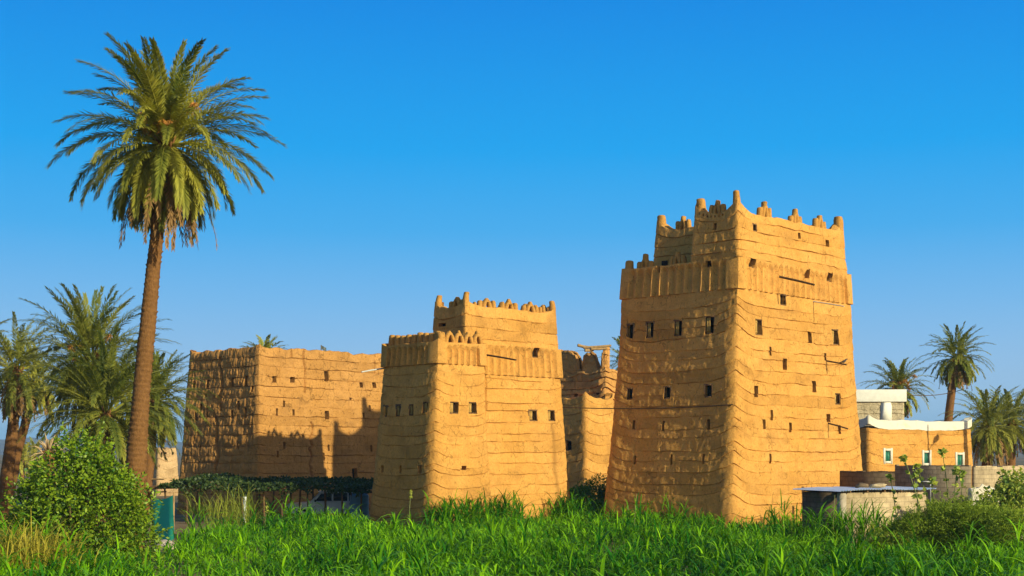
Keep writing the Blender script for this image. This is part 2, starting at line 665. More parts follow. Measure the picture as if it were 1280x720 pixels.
        reach = np.where(ram > 1.6, 1.0, (t[None, :] < 0.35 + pres * 2.2))
        disp = disp - (pres < thr) * reach * np.exp(-(dd / 0.03) ** 2) * self.vamp * np.where(ram > 1.6, 1.9, 1.0)
        if (ra > 1.6).any():   # rain-worn face: each course broken into knobs
            knob = fbm(Sm * 3.2, k[None, :] * 5.1, Rm * 0.9, sd + 40, 2)
            disp = disp + (ram > 1.6) * (knob * 0.022 + 0.055 * np.sin(np.pi * t)[None, :] * np.clip(.45 + fbm(Sm * .9, k[None, :] * 3.3, 0, sd + 41, 3), 0, 1.3) - 0.02)
        # ---- fluted bands
        for b in self.bands:
            out, dep, pit = b.get('out', 0.15), b.get('depth', 0.2), b.get('pitch', 0.6)
            inz = (r >= b['z0']) & (r <= b['z1'] + 1e-6)
            inz_top = (r > b['z1']) & (r <= b.get('ztop', b['z1']))
            for j in b['edges']:
                nfl = max(1, round(self.len[j] / pit))
                ph = FJ[:, None] * nfl
                qq = np.abs(2 * (ph - np.floor(ph)) - 1)
                za = b['z1'] - 0.05 - (pit * 0.38) * (1 - np.sqrt(np.clip(1 - qq ** 2, 0, 1)))
                za = za + 0.05 * h1(np.floor(ph) + 13 * j, sd)
                ins_a = np.clip((za - Rm) / 0.24, 0, 1) ** 0.8
                val = out - dep * (1 - qq ** b.get('pow', 3.0)) * ins_a
                msk = (EJ == j)[:, None] & inz[None, :]
                disp = np.where(msk, val + 0.4 * (n2 * 0.02 + n3 * 0.008), disp)
                disp = np.where((EJ == j)[:, None] & inz_top[None, :], out + n2 * 0.015, disp)
            arc = (EJ < 0)[:, None] & (inz | inz_top)[None, :]
            disp = np.where(arc, disp * 0.3 + out * 0.85, disp)
        # ---- cracks
        for j, fs, zs, w, dep in self.cracks:
            fc = np.interp(Rm, zs, fs) + 0.06 / self.len[j] * vnoise(Rm * 3.0, 0, 0, sd + 2) + 0.03 / self.len[j] * vnoise(Rm * 9.0, 0, 0, sd + 4)
            dx = (FJ[:, None] - fc) * self.len[j]
            on = (EJ == j)[:, None] & (Rm >= zs[0]) & (Rm <= zs[-1])
            disp = disp - on * dep * np.exp(-(dx / w) ** 2)
        # ---- window pockets
        for w in self.win:
            e = 1e-5
            c_in = (EJ == w['j']) & (FJ > w['f1'] - e) & (FJ < w['f2'] + e)
            r_in = (r > w['z1']) & (r < w['z2'])
            disp = np.where(c_in[:, None] & r_in[None, :], -w['depth'] + n2 * 0.01, disp)
        # ---- vertical warps
        ztop_c = min([b['z0'] for b in self.bands] + [H])
        fade = np.clip(r / 1.0, 0, 1) * np.clip((ztop_c - 0.15 - r) / 0.8, 0, 1)
        up = self.upsweep * np.exp(-(Dm / self.updist) ** 1.4) * fade[None, :]
        wave = (0.05 * fbm(Sm * 0.5, kl[None, :] * 2.3, 0, sd + 11, 2) + 0.02 * vnoise(Sm * 2.1, kl[None, :] * 5.3, 0, sd + 12) + 0.012 * vnoise(Sm * 7.5, kl[None, :] * 5.3, 0, sd + 13)) * np.clip(r / .6, 0, 1)[None, :]
        rs = H - self.sdist * 2.0
        k_top = np.clip((r - rs) / (H - rs), 0, 1)
        tops = self.sweep * np.exp(-(D / self.sdist) ** 1.3)
        tops = tops + self.topnoise * fbm(S * 1.3, 0.3, 0, sd + 14, 3)
        lo = np.zeros(nc)
        for j, fs, ds in self.notch:
            lo = np.where(EJ == j, np.interp(FJ, fs, ds, left=0, right=0) * (1 + 0.25 * vnoise(S * 4, 0, 0, sd + 15)), lo)
        inw = np.zeros((nc, nr), bool)
        for w in self.win:
            inw |= ((EJ == w['j']) & (FJ > w['f1'] - .03) & (FJ < w['f2'] + .03))[:, None] & ((r > w['z1'] - .05) & (r < w['z2'] + .05))[None, :]
        inb = np.zeros(nr, bool)
        for b in self.bands:
            inb |= (r >= b['z0'] - .05) & (r <= b.get('ztop', b['z1']) + 0.02)
        Z = Rm + (up + wave) * (~inb)[None, :] * np.where(inw, 0.0, 1.0) + (tops - lo)[:, None] * k_top[None, :] ** 1.0
        # big losses pull the rows down so the grid never folds
        X2 = X + NX[:, None] * disp
        Y2 = Y + NY[:, None] * disp
        jx = 0.012 * vnoise(X * 5, Y * 5, Rm * 5, sd + 20)
        X2 = X2 - NY[:, None] * jx
        Y2 = Y2 + NX[:, None] * jx
        V = np.stack([X2, Y2, Z], -1)          # nc, nr, 3
        ztop = Z[:, -1]
        # ---- parapet top and roof
        def ring(extra, z):
            i2 = float(self.inset(H)) + extra
            out = np.zeros((nc, 3))
            for i, (j, kd, tt) in enumerate(cols):
                a, b = self.corner(j, i2), self.corner(j + 1, i2)
                p = a * (1 - tt) + b * tt if kd == 1 else a
                out[i, :2] = p
            out[:, 2] = z
            return out
        zr = H - self.roof
        r1 = ring(self.thick * 0.3, ztop + 0.03)
        r2_ = ring(self.thick, ztop - 0.04 + 0.03 * vnoise(S * 3, 1, 1, sd))
        r3 = ring(self.thick + 0.02, np.minimum(np.full(nc, zr), ztop - 0.1))
        V = np.concatenate([V, r1[:, None], r2_[:, None], r3[:, None]], 1)
        nr2 = nr + 3
        idx = np.arange(nc * nr2).reshape(nc, nr2)
        a = idx[:, :-1]; b = np.roll(idx, -1, 0)[:, :-1]; c = np.roll(idx, -1, 0)[:, 1:]; d = idx[:, 1:]
        Q = np.stack([a, b, c, d], -1).reshape(-1, 4)
        st = np.zeros((nc, nr2))
        st[:, :nr] = 0.45 * np.clip(fbm(Sm * .8, Rm * 1.5, 0, sd + 33, 3) - 0.35, 0, 1)
        # splash-back and damp near the ground: real wear
        st[:, :nr] = np.maximum(st[:, :nr], 0.5 * np.clip(1.1 - (Rm - 0.35) / 0.7 + 0.5 * fbm(Sm, Rm, 0, sd + 35, 2), 0, 1))
        for j, f, z_hi, z_lo, w, amt in self.stains:
            wob = 0.05 * vnoise(Rm * 1.3, 3, 3, sd)
            dx = (FJ[:, None] - f) * self.len[j] + wob
            ww = w * (0.8 + 0.3 * vnoise(Rm * 2, 7, 7, sd))
            vz = np.clip((Rm - z_lo) / 0.6, 0, 1) * (Rm < z_hi)
            st[:, :nr] = np.maximum(st[:, :nr], (EJ == j)[:, None] * amt * np.exp(-(dx / ww) ** 2) * vz * (0.75 + 0.25 * vnoise(Sm * 7, Rm * 2, 0, sd)))
        lift = np.full((nc, nr2), .5)
        lift[:, :nr] = h1(k + 53 * sd, 15)[None, :] * .6 + .2 + .25 * vnoise(Sm * .6, k[None, :] * 1.7, 0, sd + 44)
        o = np_mesh(name, V.reshape(-1, 3), Q, mat, parent, smooth=True, attrs={'stain': st.reshape(-1), 'lift': lift.reshape(-1)}, sharp=0.75)
        # roof deck
        mb = MB()
        i2 = float(self.inset(H)) + self.thick + 0.02
        cs = [self.corner(j, i2) for j in range(self.n)]
        bm = bmesh.new()
        vs = [bm.verts.new((p[0], p[1], (self.cap if self.cap is not None else zr) - 0.01)) for p in cs]
        bmesh.ops.triangle_fill(bm, edges=[bm.edges.new((vs[i], vs[(i + 1) % self.n])) for i in range(self.n)], use_beauty=True)
        bmesh.ops.recalc_face_normals(bm, faces=bm.faces)
        mb.from_bm(bm)
        mb.build('roof', mat, parent)
        self.windows(parent)
        return o

    def windows(self, parent):
        rng = random.Random(self.seed)
        for w in self.win:
            j = w['j']
            fm, zm = (w['f1'] + w['f2']) / 2, (w['z1'] + w['z2']) / 2
            wid = (w['f2'] - w['f1']) * self.len[j]
            hgt = w['z2'] - w['z1']
            ex = np.array([*self.E[j], 0]); en = np.array([*self.N[j], 0])
            dp = w['depth']
            if w['kind'] == 'own':
                continue
            if w['kind'] in ('slit', 'hole'):
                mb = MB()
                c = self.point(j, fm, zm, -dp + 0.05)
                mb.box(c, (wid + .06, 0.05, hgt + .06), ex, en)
                mb.build('slit_window', DARK_BACKING, parent)  # dark panel paints the gloom inside the slit
                continue
            mb = MB()
            fw = min(0.055, wid * 0.14)
            base = -dp + 0.24
            for sx in (-1, 1):
                c = self.point(j, fm, zm, base) + ex * sx * (wid / 2 - fw / 2 + .015)
                mb.box(c, (fw + .03, 0.09, hgt + .04), ex, en)
            for sz in (-1, 1):
                c = self.point(j, fm, zm, base + .002) + np.array([0, 0, sz * (hgt / 2 - fw / 2 + .015)])
                mb.box(c, (wid + .02, 0.085, fw + .03), ex, en)
            win = mb.build('window', WOOD, parent)
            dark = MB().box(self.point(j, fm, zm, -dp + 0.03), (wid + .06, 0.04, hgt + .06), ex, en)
            dark.build('dark_back_panel', DARK_BACKING, win)
            if w['kind'] == 'open':
                continue
            # one leaf closed, sometimes both; planks with gaps
            leaves = [(-1)] if w['kind'] == 'half' else [-1, 1]
            iw = wid - 2 * fw
            for s in leaves:
                sh = MB()
                np_ = 2
                for q in range(np_):
                    pw = iw / 2 / np_
                    cx = s * (iw / 4) + (q - (np_ - 1) / 2) * pw
                    c = self.point(j, fm, zm, base - 0.03 + rng.uniform(-.006, .006)) + ex * cx
                    sh.box(c, (pw - .012, 0.03, hgt - 2 * fw), ex, en)
                for zz in (-0.3, 0.3):
                    sh.box(self.point(j, fm, zm, base - 0.002) + ex * s * iw / 4 + np.array([0, 0, zz * hgt]), (iw / 2 - .03, 0.025, 0.05), ex, en)
                sh.build('shutter', SHUTTER, win)

    # -------------------------------------------------------------- crest
    def top(self, j, f):
        d = min(f, 1 - f) * self.len[j]
        z = self.H + self.sweep * math.exp(-(d / self.sdist) ** 1.3)
        i = float(self.inset(self.H)) + self.thick * 0.5
        p = self.corner(j, i) * (1 - f) + self.corner(j + 1, i) * f
        return np.array([p[0], p[1], z]), np.array([*self.E[j], 0]), np.array([*self.N[j], 0])

    def horn(self, j, parent, mat, h=0.7, r=0.2, seed=0):
        i = float(self.inset(self.H)) + r * 1.12
        p = self.corner(j, i)
        z = self.H + self.sweep
        rng = random.Random(seed + j)
        mb = MB()
        b = np.array([p[0], p[1], z])
        lean = np.array([rng.uniform(-.05, .05), rng.uniform(-.05, .05), 0])
        pts = [b + np.array([0, 0, -0.5]), b + np.array([0, 0, -.1]), b + np.array([0, 0, h * .35]) + lean * .5, b + np.array([0, 0, h * .7]) + lean,
               b + np.array([0, 0, h * .9]) + lean, b + np.array([0, 0, h]) + lean]
        mb.tube(pts, [r * 1.3, r * 1.2, r * 1.08, r * 1.03, r * .95, r * .62], seg=12, wa=[*self.E[j], 0], da=[*self.N[j], 0], power=2.6, jit=0.09, rng=rng)
        return mb.build('corner_horn', mat, parent, smooth=True, sharp=1.0)

    def merlon(self, j, f, parent, mat, s=1.0, seed=0, style='tri'):
        p, ex, en = self.top(j, f)
        rng = random.Random(seed * 31 + int(f * 1000))
        mb = MB()
        up = np.array([0, 0, 1.0])
        d = self.thick * 0.42
        def fing(pts, rads):
            mb.tube([p + ex * (x * s) + up * (z * s) for x, z in pts], [(a * s, min(d, a * s * 1.6)) for a in rads], seg=10, wa=ex, da=en, power=2.6, jit=0.12, rng=rng)
        if style == 'tri':
            h1_, h2_, h3_ = rng.uniform(.30, .50), rng.uniform(.30, .50), rng.uniform(.62, .80)
            if rng.random() < .92:
                fing([(-.40, -.3), (-.39, .1), (-.37, h1_ * .8), (-.37, h1_)], [.14, .135, .13, .08])
            if rng.random() < .92:
                fing([(.40, -.3), (.39, .1), (.37, h2_ * .8), (.37, h2_)], [.14, .135, .13, .08])
            fing([(-.17, -.3), (-.16, .1), (-.12, .34), (-.02, .54)], [.12, .12, .115, .09])
            fing([(.17, -.3), (.16, .1), (.12, .34), (.02, .54)], [.12, .12, .115, .09])
            fing([(0, .42), (0, .54), (rng.uniform(-.03, .03), h3_ * .95), (0, h3_)], [.11, .125, .11, .07])
            fing([(-.55, -.06), (-.2, .0), (.2, .0), (.55, -.06)], [.1, .12, .12, .1])
        elif style == 'crown':
            for q in (-1, 1):
                hh = rng.uniform(.30, .40)
                if rng.random() < .93:
                    fing([(q * .50, -.3), (q * .49, .05), (q * .47, hh * .8), (q * .46, hh)], [.15, .14, .125, .07])
                fing([(q * .24, -.3), (q * .23, .05), (q * .15, .26), (q * .04, .40)], [.13, .12, .115, .10])
            fing([(0, .28), (0, .42), (0, rng.uniform(.50, .58))], [.12, .12, .06])
            fing([(-.66, -.10), (-.3, -.03), (.3, -.03), (.66, -.10)], [.1, .12, .12, .1])
        elif style == 'finger':
            h = rng.uniform(.5, .62)
            fing([(0, -.4), (0, .1), (0, h * .75), (0, h * .93), (0, h)], [.235, .225, .20, .15, .07])
        elif style == 'arch':
            h = rng.uniform(.62, .74)
            fing([(-.26, -.3), (-.25, .1), (-.17, .34), (-.03, .55)], [.12, .12, .12, .10])
            fing([(.26, -.3), (.25, .1), (.17, .34), (.03, .55)], [.12, .12, .12, .10])
            fing([(0, .40), (0, .52), (0, h)], [.12, .12, .06])
        elif style == 'worn':
            fing([(-.16, -.3), (-.16, .1), (-.14, .3), (-.14, .36)], [.12, .12, .11, .05])
            fing([(.16, -.3), (.16, .1), (.13, .45), (.13, .5)], [.12, .12, .1, .05])
        return mb.build('merlon', mat, parent, smooth=True, sharp=1.0)

    def spout(self, parent, mat, j, u1, v1, u2, v2, r=0.035, name='water_spout'):
        """timber spout standing out of face j at (u1, v1); its tip is seen at (u2, v2)"""
        f, z = self.hit(j, u1, v1)
        a = self.point(j, f, z, -0.3)
        b0 = self.point(j, f, z, 0.0)
        en = np.array([*self.N[j], 0])
        # the tip lies in the vertical plane through the wall normal
        k = (u2 - 640) / F
        t = (k * b0[1] - b0[0]) / (en[0] - k * en[1])
        t = max(0.5, min(t, 3.0))
        tip = b0 + en * t
        tip[2] = HC + (HOR - v2) / F * tip[1]
        a = b0 - (tip - b0) / np.linalg.norm(tip - b0) * 0.3
        mb = MB()
        mb.tube([a, b0, (b0 + tip) / 2 + np.array([0, 0, .01]), tip], [r, r, r * .95, r * .85], seg=8)
        return mb.build(name, mat, parent, smooth=True), tip
# ------------------------------------------------------------------ the tall tower house
def deg(a):
    return math.radians(a)


def px(P, theta, u_right, u_left):
    R = np.array([math.cos(theta), math.sin(theta)])
    L = np.array([-math.sin(theta), math.cos(theta)])
    return extent(P, R, u_right), extent(P, L, u_left)


def crop(x0, y0, s):
    return lambda X, Y: (x0 + X / s, y0 + Y / s)


K1 = 68.8 / 70.0
P = ground(916, 68.8)[:2]


def zk(z, k):
    return HC + (z - HC) * k


TH = deg(45.8)
U, V_ = px(P, TH, 1091, 746)
tower = thing('mud_tower_house', 'tallest mud tower house on the right, with a stepped crenellated top above a fluted band', 'house', (P[0], P[1], 0))
b1 = Mud(P, TH, [(0, 0), (U, 0), (U, V_), (0, V_)], zk(13.95, K1), batter=0.84, ebat={3: 1.5, 0: .7, 2: .75, 1: 1.5}, bpow=0.8, bh=12.4, radius=0.75, course=0.57,
         bands=[dict(edges=[0, 3], z0=zk(12.35, K1), z1=zk(13.9, K1), ztop=zk(13.95, K1), out=0.16, depth=0.19, pitch=0.62, pow=1.8)],
         seed=3, rough=1.0, rough_edge={3: 1.2}, topnoise=0.03, sweep=0.10, upsweep=0.55, updist=0.9, res=0.08,
         ksharp=[(0, 1), (9, .9), (12, .35), (14, .25)], thick=0.42, roof=0.1, vcrack=0.22)
c1 = crop(720, 220, 3.3663)
c2 = crop(720, 420, 3.0)
for X, Y, w, h, k in ((747, 362, 7, 13, 'open'), (979, 407, 3.5, 13, 'slit'), (1072, 421, 6, 13, 'open'), (871, 521, 7, 14, 'open'),
                      (768, 636, 8.5, 20, 'half'), (985, 679, 4.5, 14, 'slit'), (1090, 678, 8, 19, 'half')):
    b1.add_win(0, *c1(X, Y), w, h, 0.42, k)
for X, Y, w, h, k in ((728, 57, 2.6, 11, 'slit'), (783, 106, 5, 14, 'slit'), (676, 208, 5, 14, 'slit'), (892, 190, 4.5, 14, 'slit'),
                      (980, 236, 7, 14, 'half'), (733, 297, 3, 13, 'slit'), (946, 308, 4.5, 10, 'slit'), (705, 331, 3.3, 12, 'slit'), (803, 343, 3.3, 12, 'slit'),
                      (987, 351, 3.2, 11, 'slit'), (728, 460, 2.6, 12, 'slit'), (935, 78, 2.6, 9, 'slit')):
    b1.add_win(0, *c2(X, Y), w, h, 0.42, k)
for X, Y, w, h, k in ((557, 360, 7, 13, 'open'), (355, 380, 5, 14, 'slit'), (227, 655, 8, 19, 'open'), (311, 647, 9, 20, 'half'),
                      (430, 640, 10, 20, 'half'), (562, 627, 11, 22, 'half')):
    b1.add_win(3, *c1(X, Y), w, h, 0.42, k)
for X, Y, w, h, k in ((202, 217, 7, 14, 'open'), (342, 212, 8, 15, 'open'), (495, 206, 9, 16, 'open'), (216, 333, 3.3, 11, 'slit'),
                      (328, 338, 3.3, 13, 'slit'), (495, 332, 4, 13, 'slit'), (219, 465, 2.6, 11, 'slit'), (357, 463, 2.6, 13, 'slit'), (479, 461, 3, 12, 'slit')):
    b1.add_win(3, *c2(X, Y), w, h, 0.42, k)
b1.add_crack(0, [(930, 608), (925, 625), (920, 640), (918, 655)], 0.03, 0.09)
b1.add_crack(0, [(1013, 382), (1015, 392), (1018, 402)], 0.025, 0.06)
b1.add_crack(0, [(957, 608), (956, 620)], 0.02, 0.06)
b1.build('wall', MUD, tower)
# upper storey: L-shaped, the far left corner is an open terrace
iu = float(b1.inset(zk(13.9, K1))) - 0.09
fl, _ = b1.hit(3, 864, 300)
f3, _ = b1.hit(3, 864, 325)
_q = b1.point(3, f3, 14.0)[:2] - P
vt = float(_q @ b1.L)
ub = extent(b1.point(3, 0.0, 15.0)[:2], b1.R, 819)
ub = max(1.6, min(ub, 4.5))
u0, u1_, v0, v1_ = iu + .42, U - iu * 1.5 - .42, iu - .28, V_ - iu + .2
b2 = Mud(P, TH, [(u0, v0), (u1_, v0), (u1_, v1_), (u0 + ub, v1_), (u0 + ub, vt), (u0, vt)], zk(16.35, K1), batter=0.20, bpow=1.0, bh=2.6, bofs=-0.26,
         z0=zk(13.93, K1), radius=0.18, course=0.56, c0=zk(14.25, K1), upsweep=0.0, seed=5, rough=1.1, rough_edge={5: 1.5, 3: 1.3}, sweep=0.62, sdist=0.55,
         front=[0, 3, 4, 5], thick=0.36, roof=0.9, res=0.08, vcrack=0.3, groove=0.07)
# batter is measured from the ground, so bring the storey back over the band
b2.bofs = 0.0 - 0.20 * (zk(13.95, K1) / 2.6)
for X, Y, w, h, k in ((753, 217, 5, 9, 'open'), (940, 252, 3, 7, 'slit'), (1057, 284, 4, 8, 'slit')):
    b2.add_win(0, *c1(X, Y), w, h, 0.32, k)
b2.add_win(5, *c1(585, 213), 4, 8, 0.32, 'slit')
for q in range(7):   # row of small drain holes under the crest
    b2.add_win(5, 874 + q * 4.9, 274 - q * 0.75, 1.7, 2.4, 0.14, 'hole')
b2.build('upper_storey', MUD, tower)
for j in (0, 1, 2, 3, 5):
    b2.horn(j, tower, MUD, 0.30 if j else 0.42, 0.21 if j else 0.145, 4)
for u, v in ((956.8, 250), (996.3, 262), (1027.5, 270)):
    b2.merlon(0, b2.hit(0, u, v)[0], tower, MUD, 1.05, int(u))
b2.merlon(5, b2.hit(5, 895, 255)[0], tower, MUD, 0.95, 2)
b2.merlon(3, b2.hit(3, 850, 272)[0], tower, MUD, 0.95, 5)
for f in (.25, .55, .8):
    b2.merlon(1, f, tower, MUD, 1.0, 7)
b1.horn(3, tower, MUD, 0.45, 0.2, 9)
for u, v in ((801, 325), (843, 321)):
    b1.merlon(3, b1.hit(3, u, v)[0], tower, MUD, 1.0, int(u))
b1.merlon(2, 0.85, tower, MUD, 1.0, 3)
POLE = plain_mat('old_pole_timber', (0.10, 0.06, 0.03), 0.9, 0.3, 5, 0.1)
PIPE = plain_mat('galvanised_pipe', (0.5, 0.5, 0.48), 0.5, 0.1, 5, 0.3)
b1.spout(tower, POLE, 0, 975, 345, 1018, 356, 0.06)
b1.spout(tower, PIPE, 0, 1017, 377, 1055, 383, 0.035)
_, bird_tip = b1.spout(tower, POLE, 0, 1033, 451, 1058, 456, 0.045)
b1.spout(tower, POLE, 0, 1035, 529, 1060, 536, 0.045)

# ------------------------------------------------------------------ the middle house: lower front block and taller rear block
K2 = 69.4 / 72.0
P2 = ground(538, 69.4)[:2]
TH2 = deg(43.2)
Ua, Va = px(P2, TH2, 607, 454)
house2 = thing('mud_tower_house', 'two-part mud tower in the middle, a finger-crested low block joined to a taller crenellated one', 'house', (P2[0], P2[1], 0))
a1 = Mud(P2, TH2, [(0, 0), (Ua + 0.9, 0), (Ua + 0.9, Va), (0, Va)], zk(9.75, K2), batter=0.60, ebat={3: 1.45, 0: .7}, bpow=0.8, bh=9.5, radius=0.75, course=0.52,
         bands=[dict(edges=[0, 3], z0=zk(8.62, K2), z1=zk(9.66, K2), ztop=zk(9.75, K2), out=0.19, depth=0.2, pitch=0.56, pow=2.0)], seed=11, rough=0.9, rough_edge={3: 1.2},
         sweep=0.12, sdist=.3, upsweep=0.32, updist=0.7, res=0.08, ksharp=[(0, 1), (6, .9), (8.5, .5), (10, .3)], thick=0.4, roof=0.7, vcrack=0.15)
c3 = crop(440, 350, 3.7647)
c4 = crop(440, 480, 3.7647)
for X, Y, w, h in ((157, 617, 5, 14), (217, 614, 5.5, 14.5), (279, 611, 6, 14), (347, 601, 7.5, 15)):
    a1.add_win(3, *c3(X, Y), w, h, 0.42, 'half')
for X, Y, w, h in ((143, 400, 3, 9), (228, 401, 3, 9.5), (321, 403, 4.2, 11)):
    a1.add_win(3, *c4(X, Y), w, h, 0.35, 'slit')
a1.add_win(0, *c3(480, 601), 10.5, 15, 0.42, 'half')
a1.add_win(0, *c3(567, 602), 9.8, 14.5, 0.42, 'half')
a1.add_win(0, *c4(527, 395), 6, 5, 0.42, 'slit')
a1.build('front_block', MUD, house2)
nf = 9
for q in range(nf):
    f = 0.05 + 0.90 * q / (nf - 1)
    a1.merlon(3, f, house2, MUD, 0.98, q, 'finger')
fe = a1.hit(0, 605, 420)[0]
for q in range(4):
    a1.merlon(0, fe * (0.20 + 0.24 * q), house2, MUD, 0.92, 40 + q, 'arch')
a1.horn(0, house2, MUD, 0.40, 0.19, 3)
# rear block
R2, L2 = a1.R, a1.L
du = 0.55
vm = 0.5
Pm = P2 + L2 * vm
um = extent(Pm + L2 * 0.8 + R2 * 0.8, R2, 582) + 0.0
Um = extent(Pm, R2, 719)
H2 = zk(11.9, K2)
Vm = extent(Pm + R2 * (um + 0.75) + L2 * .75, L2, 543.5) + 0.75 * 2
a2 = Mud(Pm, TH2, [(um, 0), (Um, 0), (Um, Vm), (um, Vm)], H2, batter=0.75, bpow=0.9, bh=11.9, radius=0.45, course=0.55,
         bands=[dict(edges=[0], z0=zk(8.22, K2), z1=zk(9.85, K2), ztop=zk(9.87, K2), out=0.19, depth=0.2, pitch=0.56, pow=2.0)], seed=17, rough=0.9, rough_edge={3: 1.3},
         sweep=0.42, sdist=0.5, upsweep=0.3, updist=0.6, res=0.08, ksharp=[(0, 1), (6, .9), (8.5, .4), (12, .2)], thick=0.36, roof=0.8, vcrack=0.18)
a2.add_win(0, *c3(872, 342), 6.5, 12, 0.42, 'open')
a2.add_win(0, *c3(853, 638), 9.5, 13.8, 0.42, 'half')
a2.add_win(0, *c3(938, 638), 8.5, 13.8, 0.42, 'half')
a2.add_win(3, *c3(425, 211), 9, 4, 0.35, 'slit')
a2.add_stain(0, 690, 527, 636, 0.22, 0.95)
a2.add_crack(0, [(608, 540), (607, 505), (606, 470)], 0.05, 0.12)
a2.add_crack(0, [(705, 610), (706, 625), (708, 636)], 0.03, 0.09)
a2.build('rear_block', MUD, house2)
for j in (0, 1, 2, 3):
    a2.horn(j, house2, MUD, 0.30, 0.14, 20)
for u, v in ((609, 375), (638, 377), (666, 379)):
    a2.merlon(0, a2.hit(0, u, v)[0], house2, MUD, 1.0, int(u), 'crown')
a2.merlon(0, a2.hit(0, 681, 380)[0], house2, MUD, 0.8, 3, 'worn')
a2.merlon(3, a2.hit(3, 570, 375)[0], house2, MUD, 0.95, 5, 'crown')
for f in (.3, .6):
    a2.merlon(1, f, house2, MUD, 1.0, 8, 'crown')
    a2.merlon(2, f, house2, MUD, 1.0, 9, 'crown')
a2.spout(house2, POLE, 0, 608, 443, 645, 450, 0.05)
a1.spout(house2, PIPE, 3, 476, 461, 452, 465, 0.04)

# ------------------------------------------------------------------ the broad weathered house on the left
P3 = ground(322, 87.0)[:2]
TH3 = deg(49.5)
U3, V3 = px(P3, TH3, 500, 218)
house3 = thing('mud_house', 'broad flat-topped weathered mud house on the left behind the vine pergola', 'house', (P3[0], P3[1], 0))
w3 = Mud(P3, TH3, [(0, 0), (U3, 0), (U3, V3), (0, V3)], 10.62, batter=0.66, bpow=0.9, bh=10.6, radius=0.45, course=0.62, seed=23, rough=1.3,
         rough_edge={3: 2.1}, sweep=0.16, sdist=0.35, upsweep=0.12, updist=0.6, res=0.07, ksharp=[(0, .9), (11, .6)], thick=0.35, roof=0.6,
         vcrack=0.3, topnoise=0.09, groove=0.07)
c5 = crop(200, 400, 4.4138)
c6 = crop(200, 540, 4.4138)
for X, Y, w, h in ((630, 327, 4.8, 7.8), (730, 330, 5.2, 7), (917, 310, 5.2, 12.5), (1110, 358, 4, 6.5), (1182, 360, 4.6, 6.5), (683, 463, 2.8, 8), (643, 508, 2.6, 9),
                   (737, 510, 2.6, 7.5), (920, 525, 5, 10.5), (1157, 487, 2.6, 7.5), (1122, 525, 2.4, 6), (688, 692, 2.8, 9), (1165, 708, 2.6, 8), (931, 705, 2.3, 8), (1050, 436, 2.4, 3.4), (790, 640, 1.9, 3)):
    w3.add_win(0, *c5(X, Y), w, h, 0.4, 'slit')
for X, Y, w, h in ((650, 122, 2.6, 8), (903, 137, 2.4, 9.5), (1075, 232, 6, 14)):
    w3.add_win(0, *c6(X, Y), w, h, 0.4, 'slit')
for X, Y, w, h in ((187, 360, 3.6, 10), (262, 355, 3.6, 11), (400, 343, 4.8, 11.5), (476, 335, 4, 12.5), (250, 415, 2.6, 4.5), (512, 380, 3, 7.5), (225, 482, 2.4, 9), (432, 470, 2.4, 11),
                   (196, 535, 2.6, 11), (258, 528, 2.4, 9.5), (397, 520, 2.8, 10.5), (470, 513, 2.8, 12.5), (222, 700, 2.2, 7), (430, 690, 2.4, 9), (297, 425, 2.2, 4)):
    w3.add_win(3, *c5(X, Y), w, h, 0.4, 'slit')
w3.add_crack(3, [c5(335, 195), c5(325, 240), c5(338, 290), c5(342, 370), c5(330, 430), c5(333, 500)], 0.10, 0.42)
w3.add_crack(3, [c5(295, 500), c5(312, 560), c5(308, 640), c6(310, 60), c6(318, 130), c6(305, 200), c6(315, 300)], 0.09, 0.36)
w3.add_crack(0, [c5(797, 150), c5(793, 225), c5(805, 290), c5(800, 340), c5(798, 405)], 0.06, 0.22)
w3.add_crack(0, [c5(835, 560), c5(845, 610), c5(830, 650), c5(842, 690), c6(825, 90), c6(840, 130), c6(828, 180), c6(842, 260)], 0.07, 0.28)
w3.add_crack(0, [c5(727, 170), c5(728, 205)], 0.05, 0.14)
w3.add_crack(0, [c5(1187, 200), c5(1186, 300)], 0.04, 0.12)
w3.add_crack(0, [c5(1040, 610), c5(1042, 700), c6(1045, 110)], 0.025, 0.08)
w3.add_notch(3, [(262, 441, 0.0), (263, 441, .1), (284, 439, .16), (285, 438, .52), (296, 438, .62), (304, 438, .45), (306, 436, .12), (310, 434, 0.0)])
w3.add_notch(3, [(239, 441, 0), (240, 441, .12), (252, 441, .10), (256, 441, .0)])
w3.build('wall', MUD_ROUGH, house3)

# ------------------------------------------------------------------ the ruin between the two towers
P4 = ground(733, 106.0)[:2]
TH4 = deg(46)
Ur, Vr = px(P4, TH4, 768, 690)
ruin = thing('ruined_house', 'half collapsed mud house with bare arches on its roof, seen between the two towers', 'house', (P4[0], P4[1], 0))
r1 = Mud(P4, TH4, [(0, 0), (Ur + 1, 0), (Ur + 1, Vr + 2), (0, Vr + 2)], 8.1, batter=0.45, bh=8, radius=0.5, course=0.75, seed=31, rough=1.2, sweep=0.5, sdist=.5,
         upsweep=.4, res=0.1, thick=0.5, roof=0.25, topnoise=0.1)
r1.add_win(3, 711, 557, 7, 13, 0.4, 'open')
r1.add_crack(0, [(741, 590), (742, 560)], 0.03, 0.08)
r1.build('wall', MUD, ruin)
Pu = P4 + r1.R * 1.2 + r1.L * 0.9
Uu = extent(Pu, r1.R, 769)
uu0 = extent(Pu, r1.R, 757)
r2 = Mud(Pu, TH4, [(uu0, 0), (uu0 + 3.2, 0), (uu0 + 3.2, Vr + 3.6), (uu0, Vr + 3.6)], 10.3, batter=0.12, bh=10, radius=0.35, course=0.55, c0=7.4, z0=7.0, seed=33, rough=2.6,
         rough_edge={0: 1.2}, sweep=0.25, sdist=.4, res=0.1, thick=0.5, roof=0.1, topnoise=0.18, clap=0.11, groove=0.16)
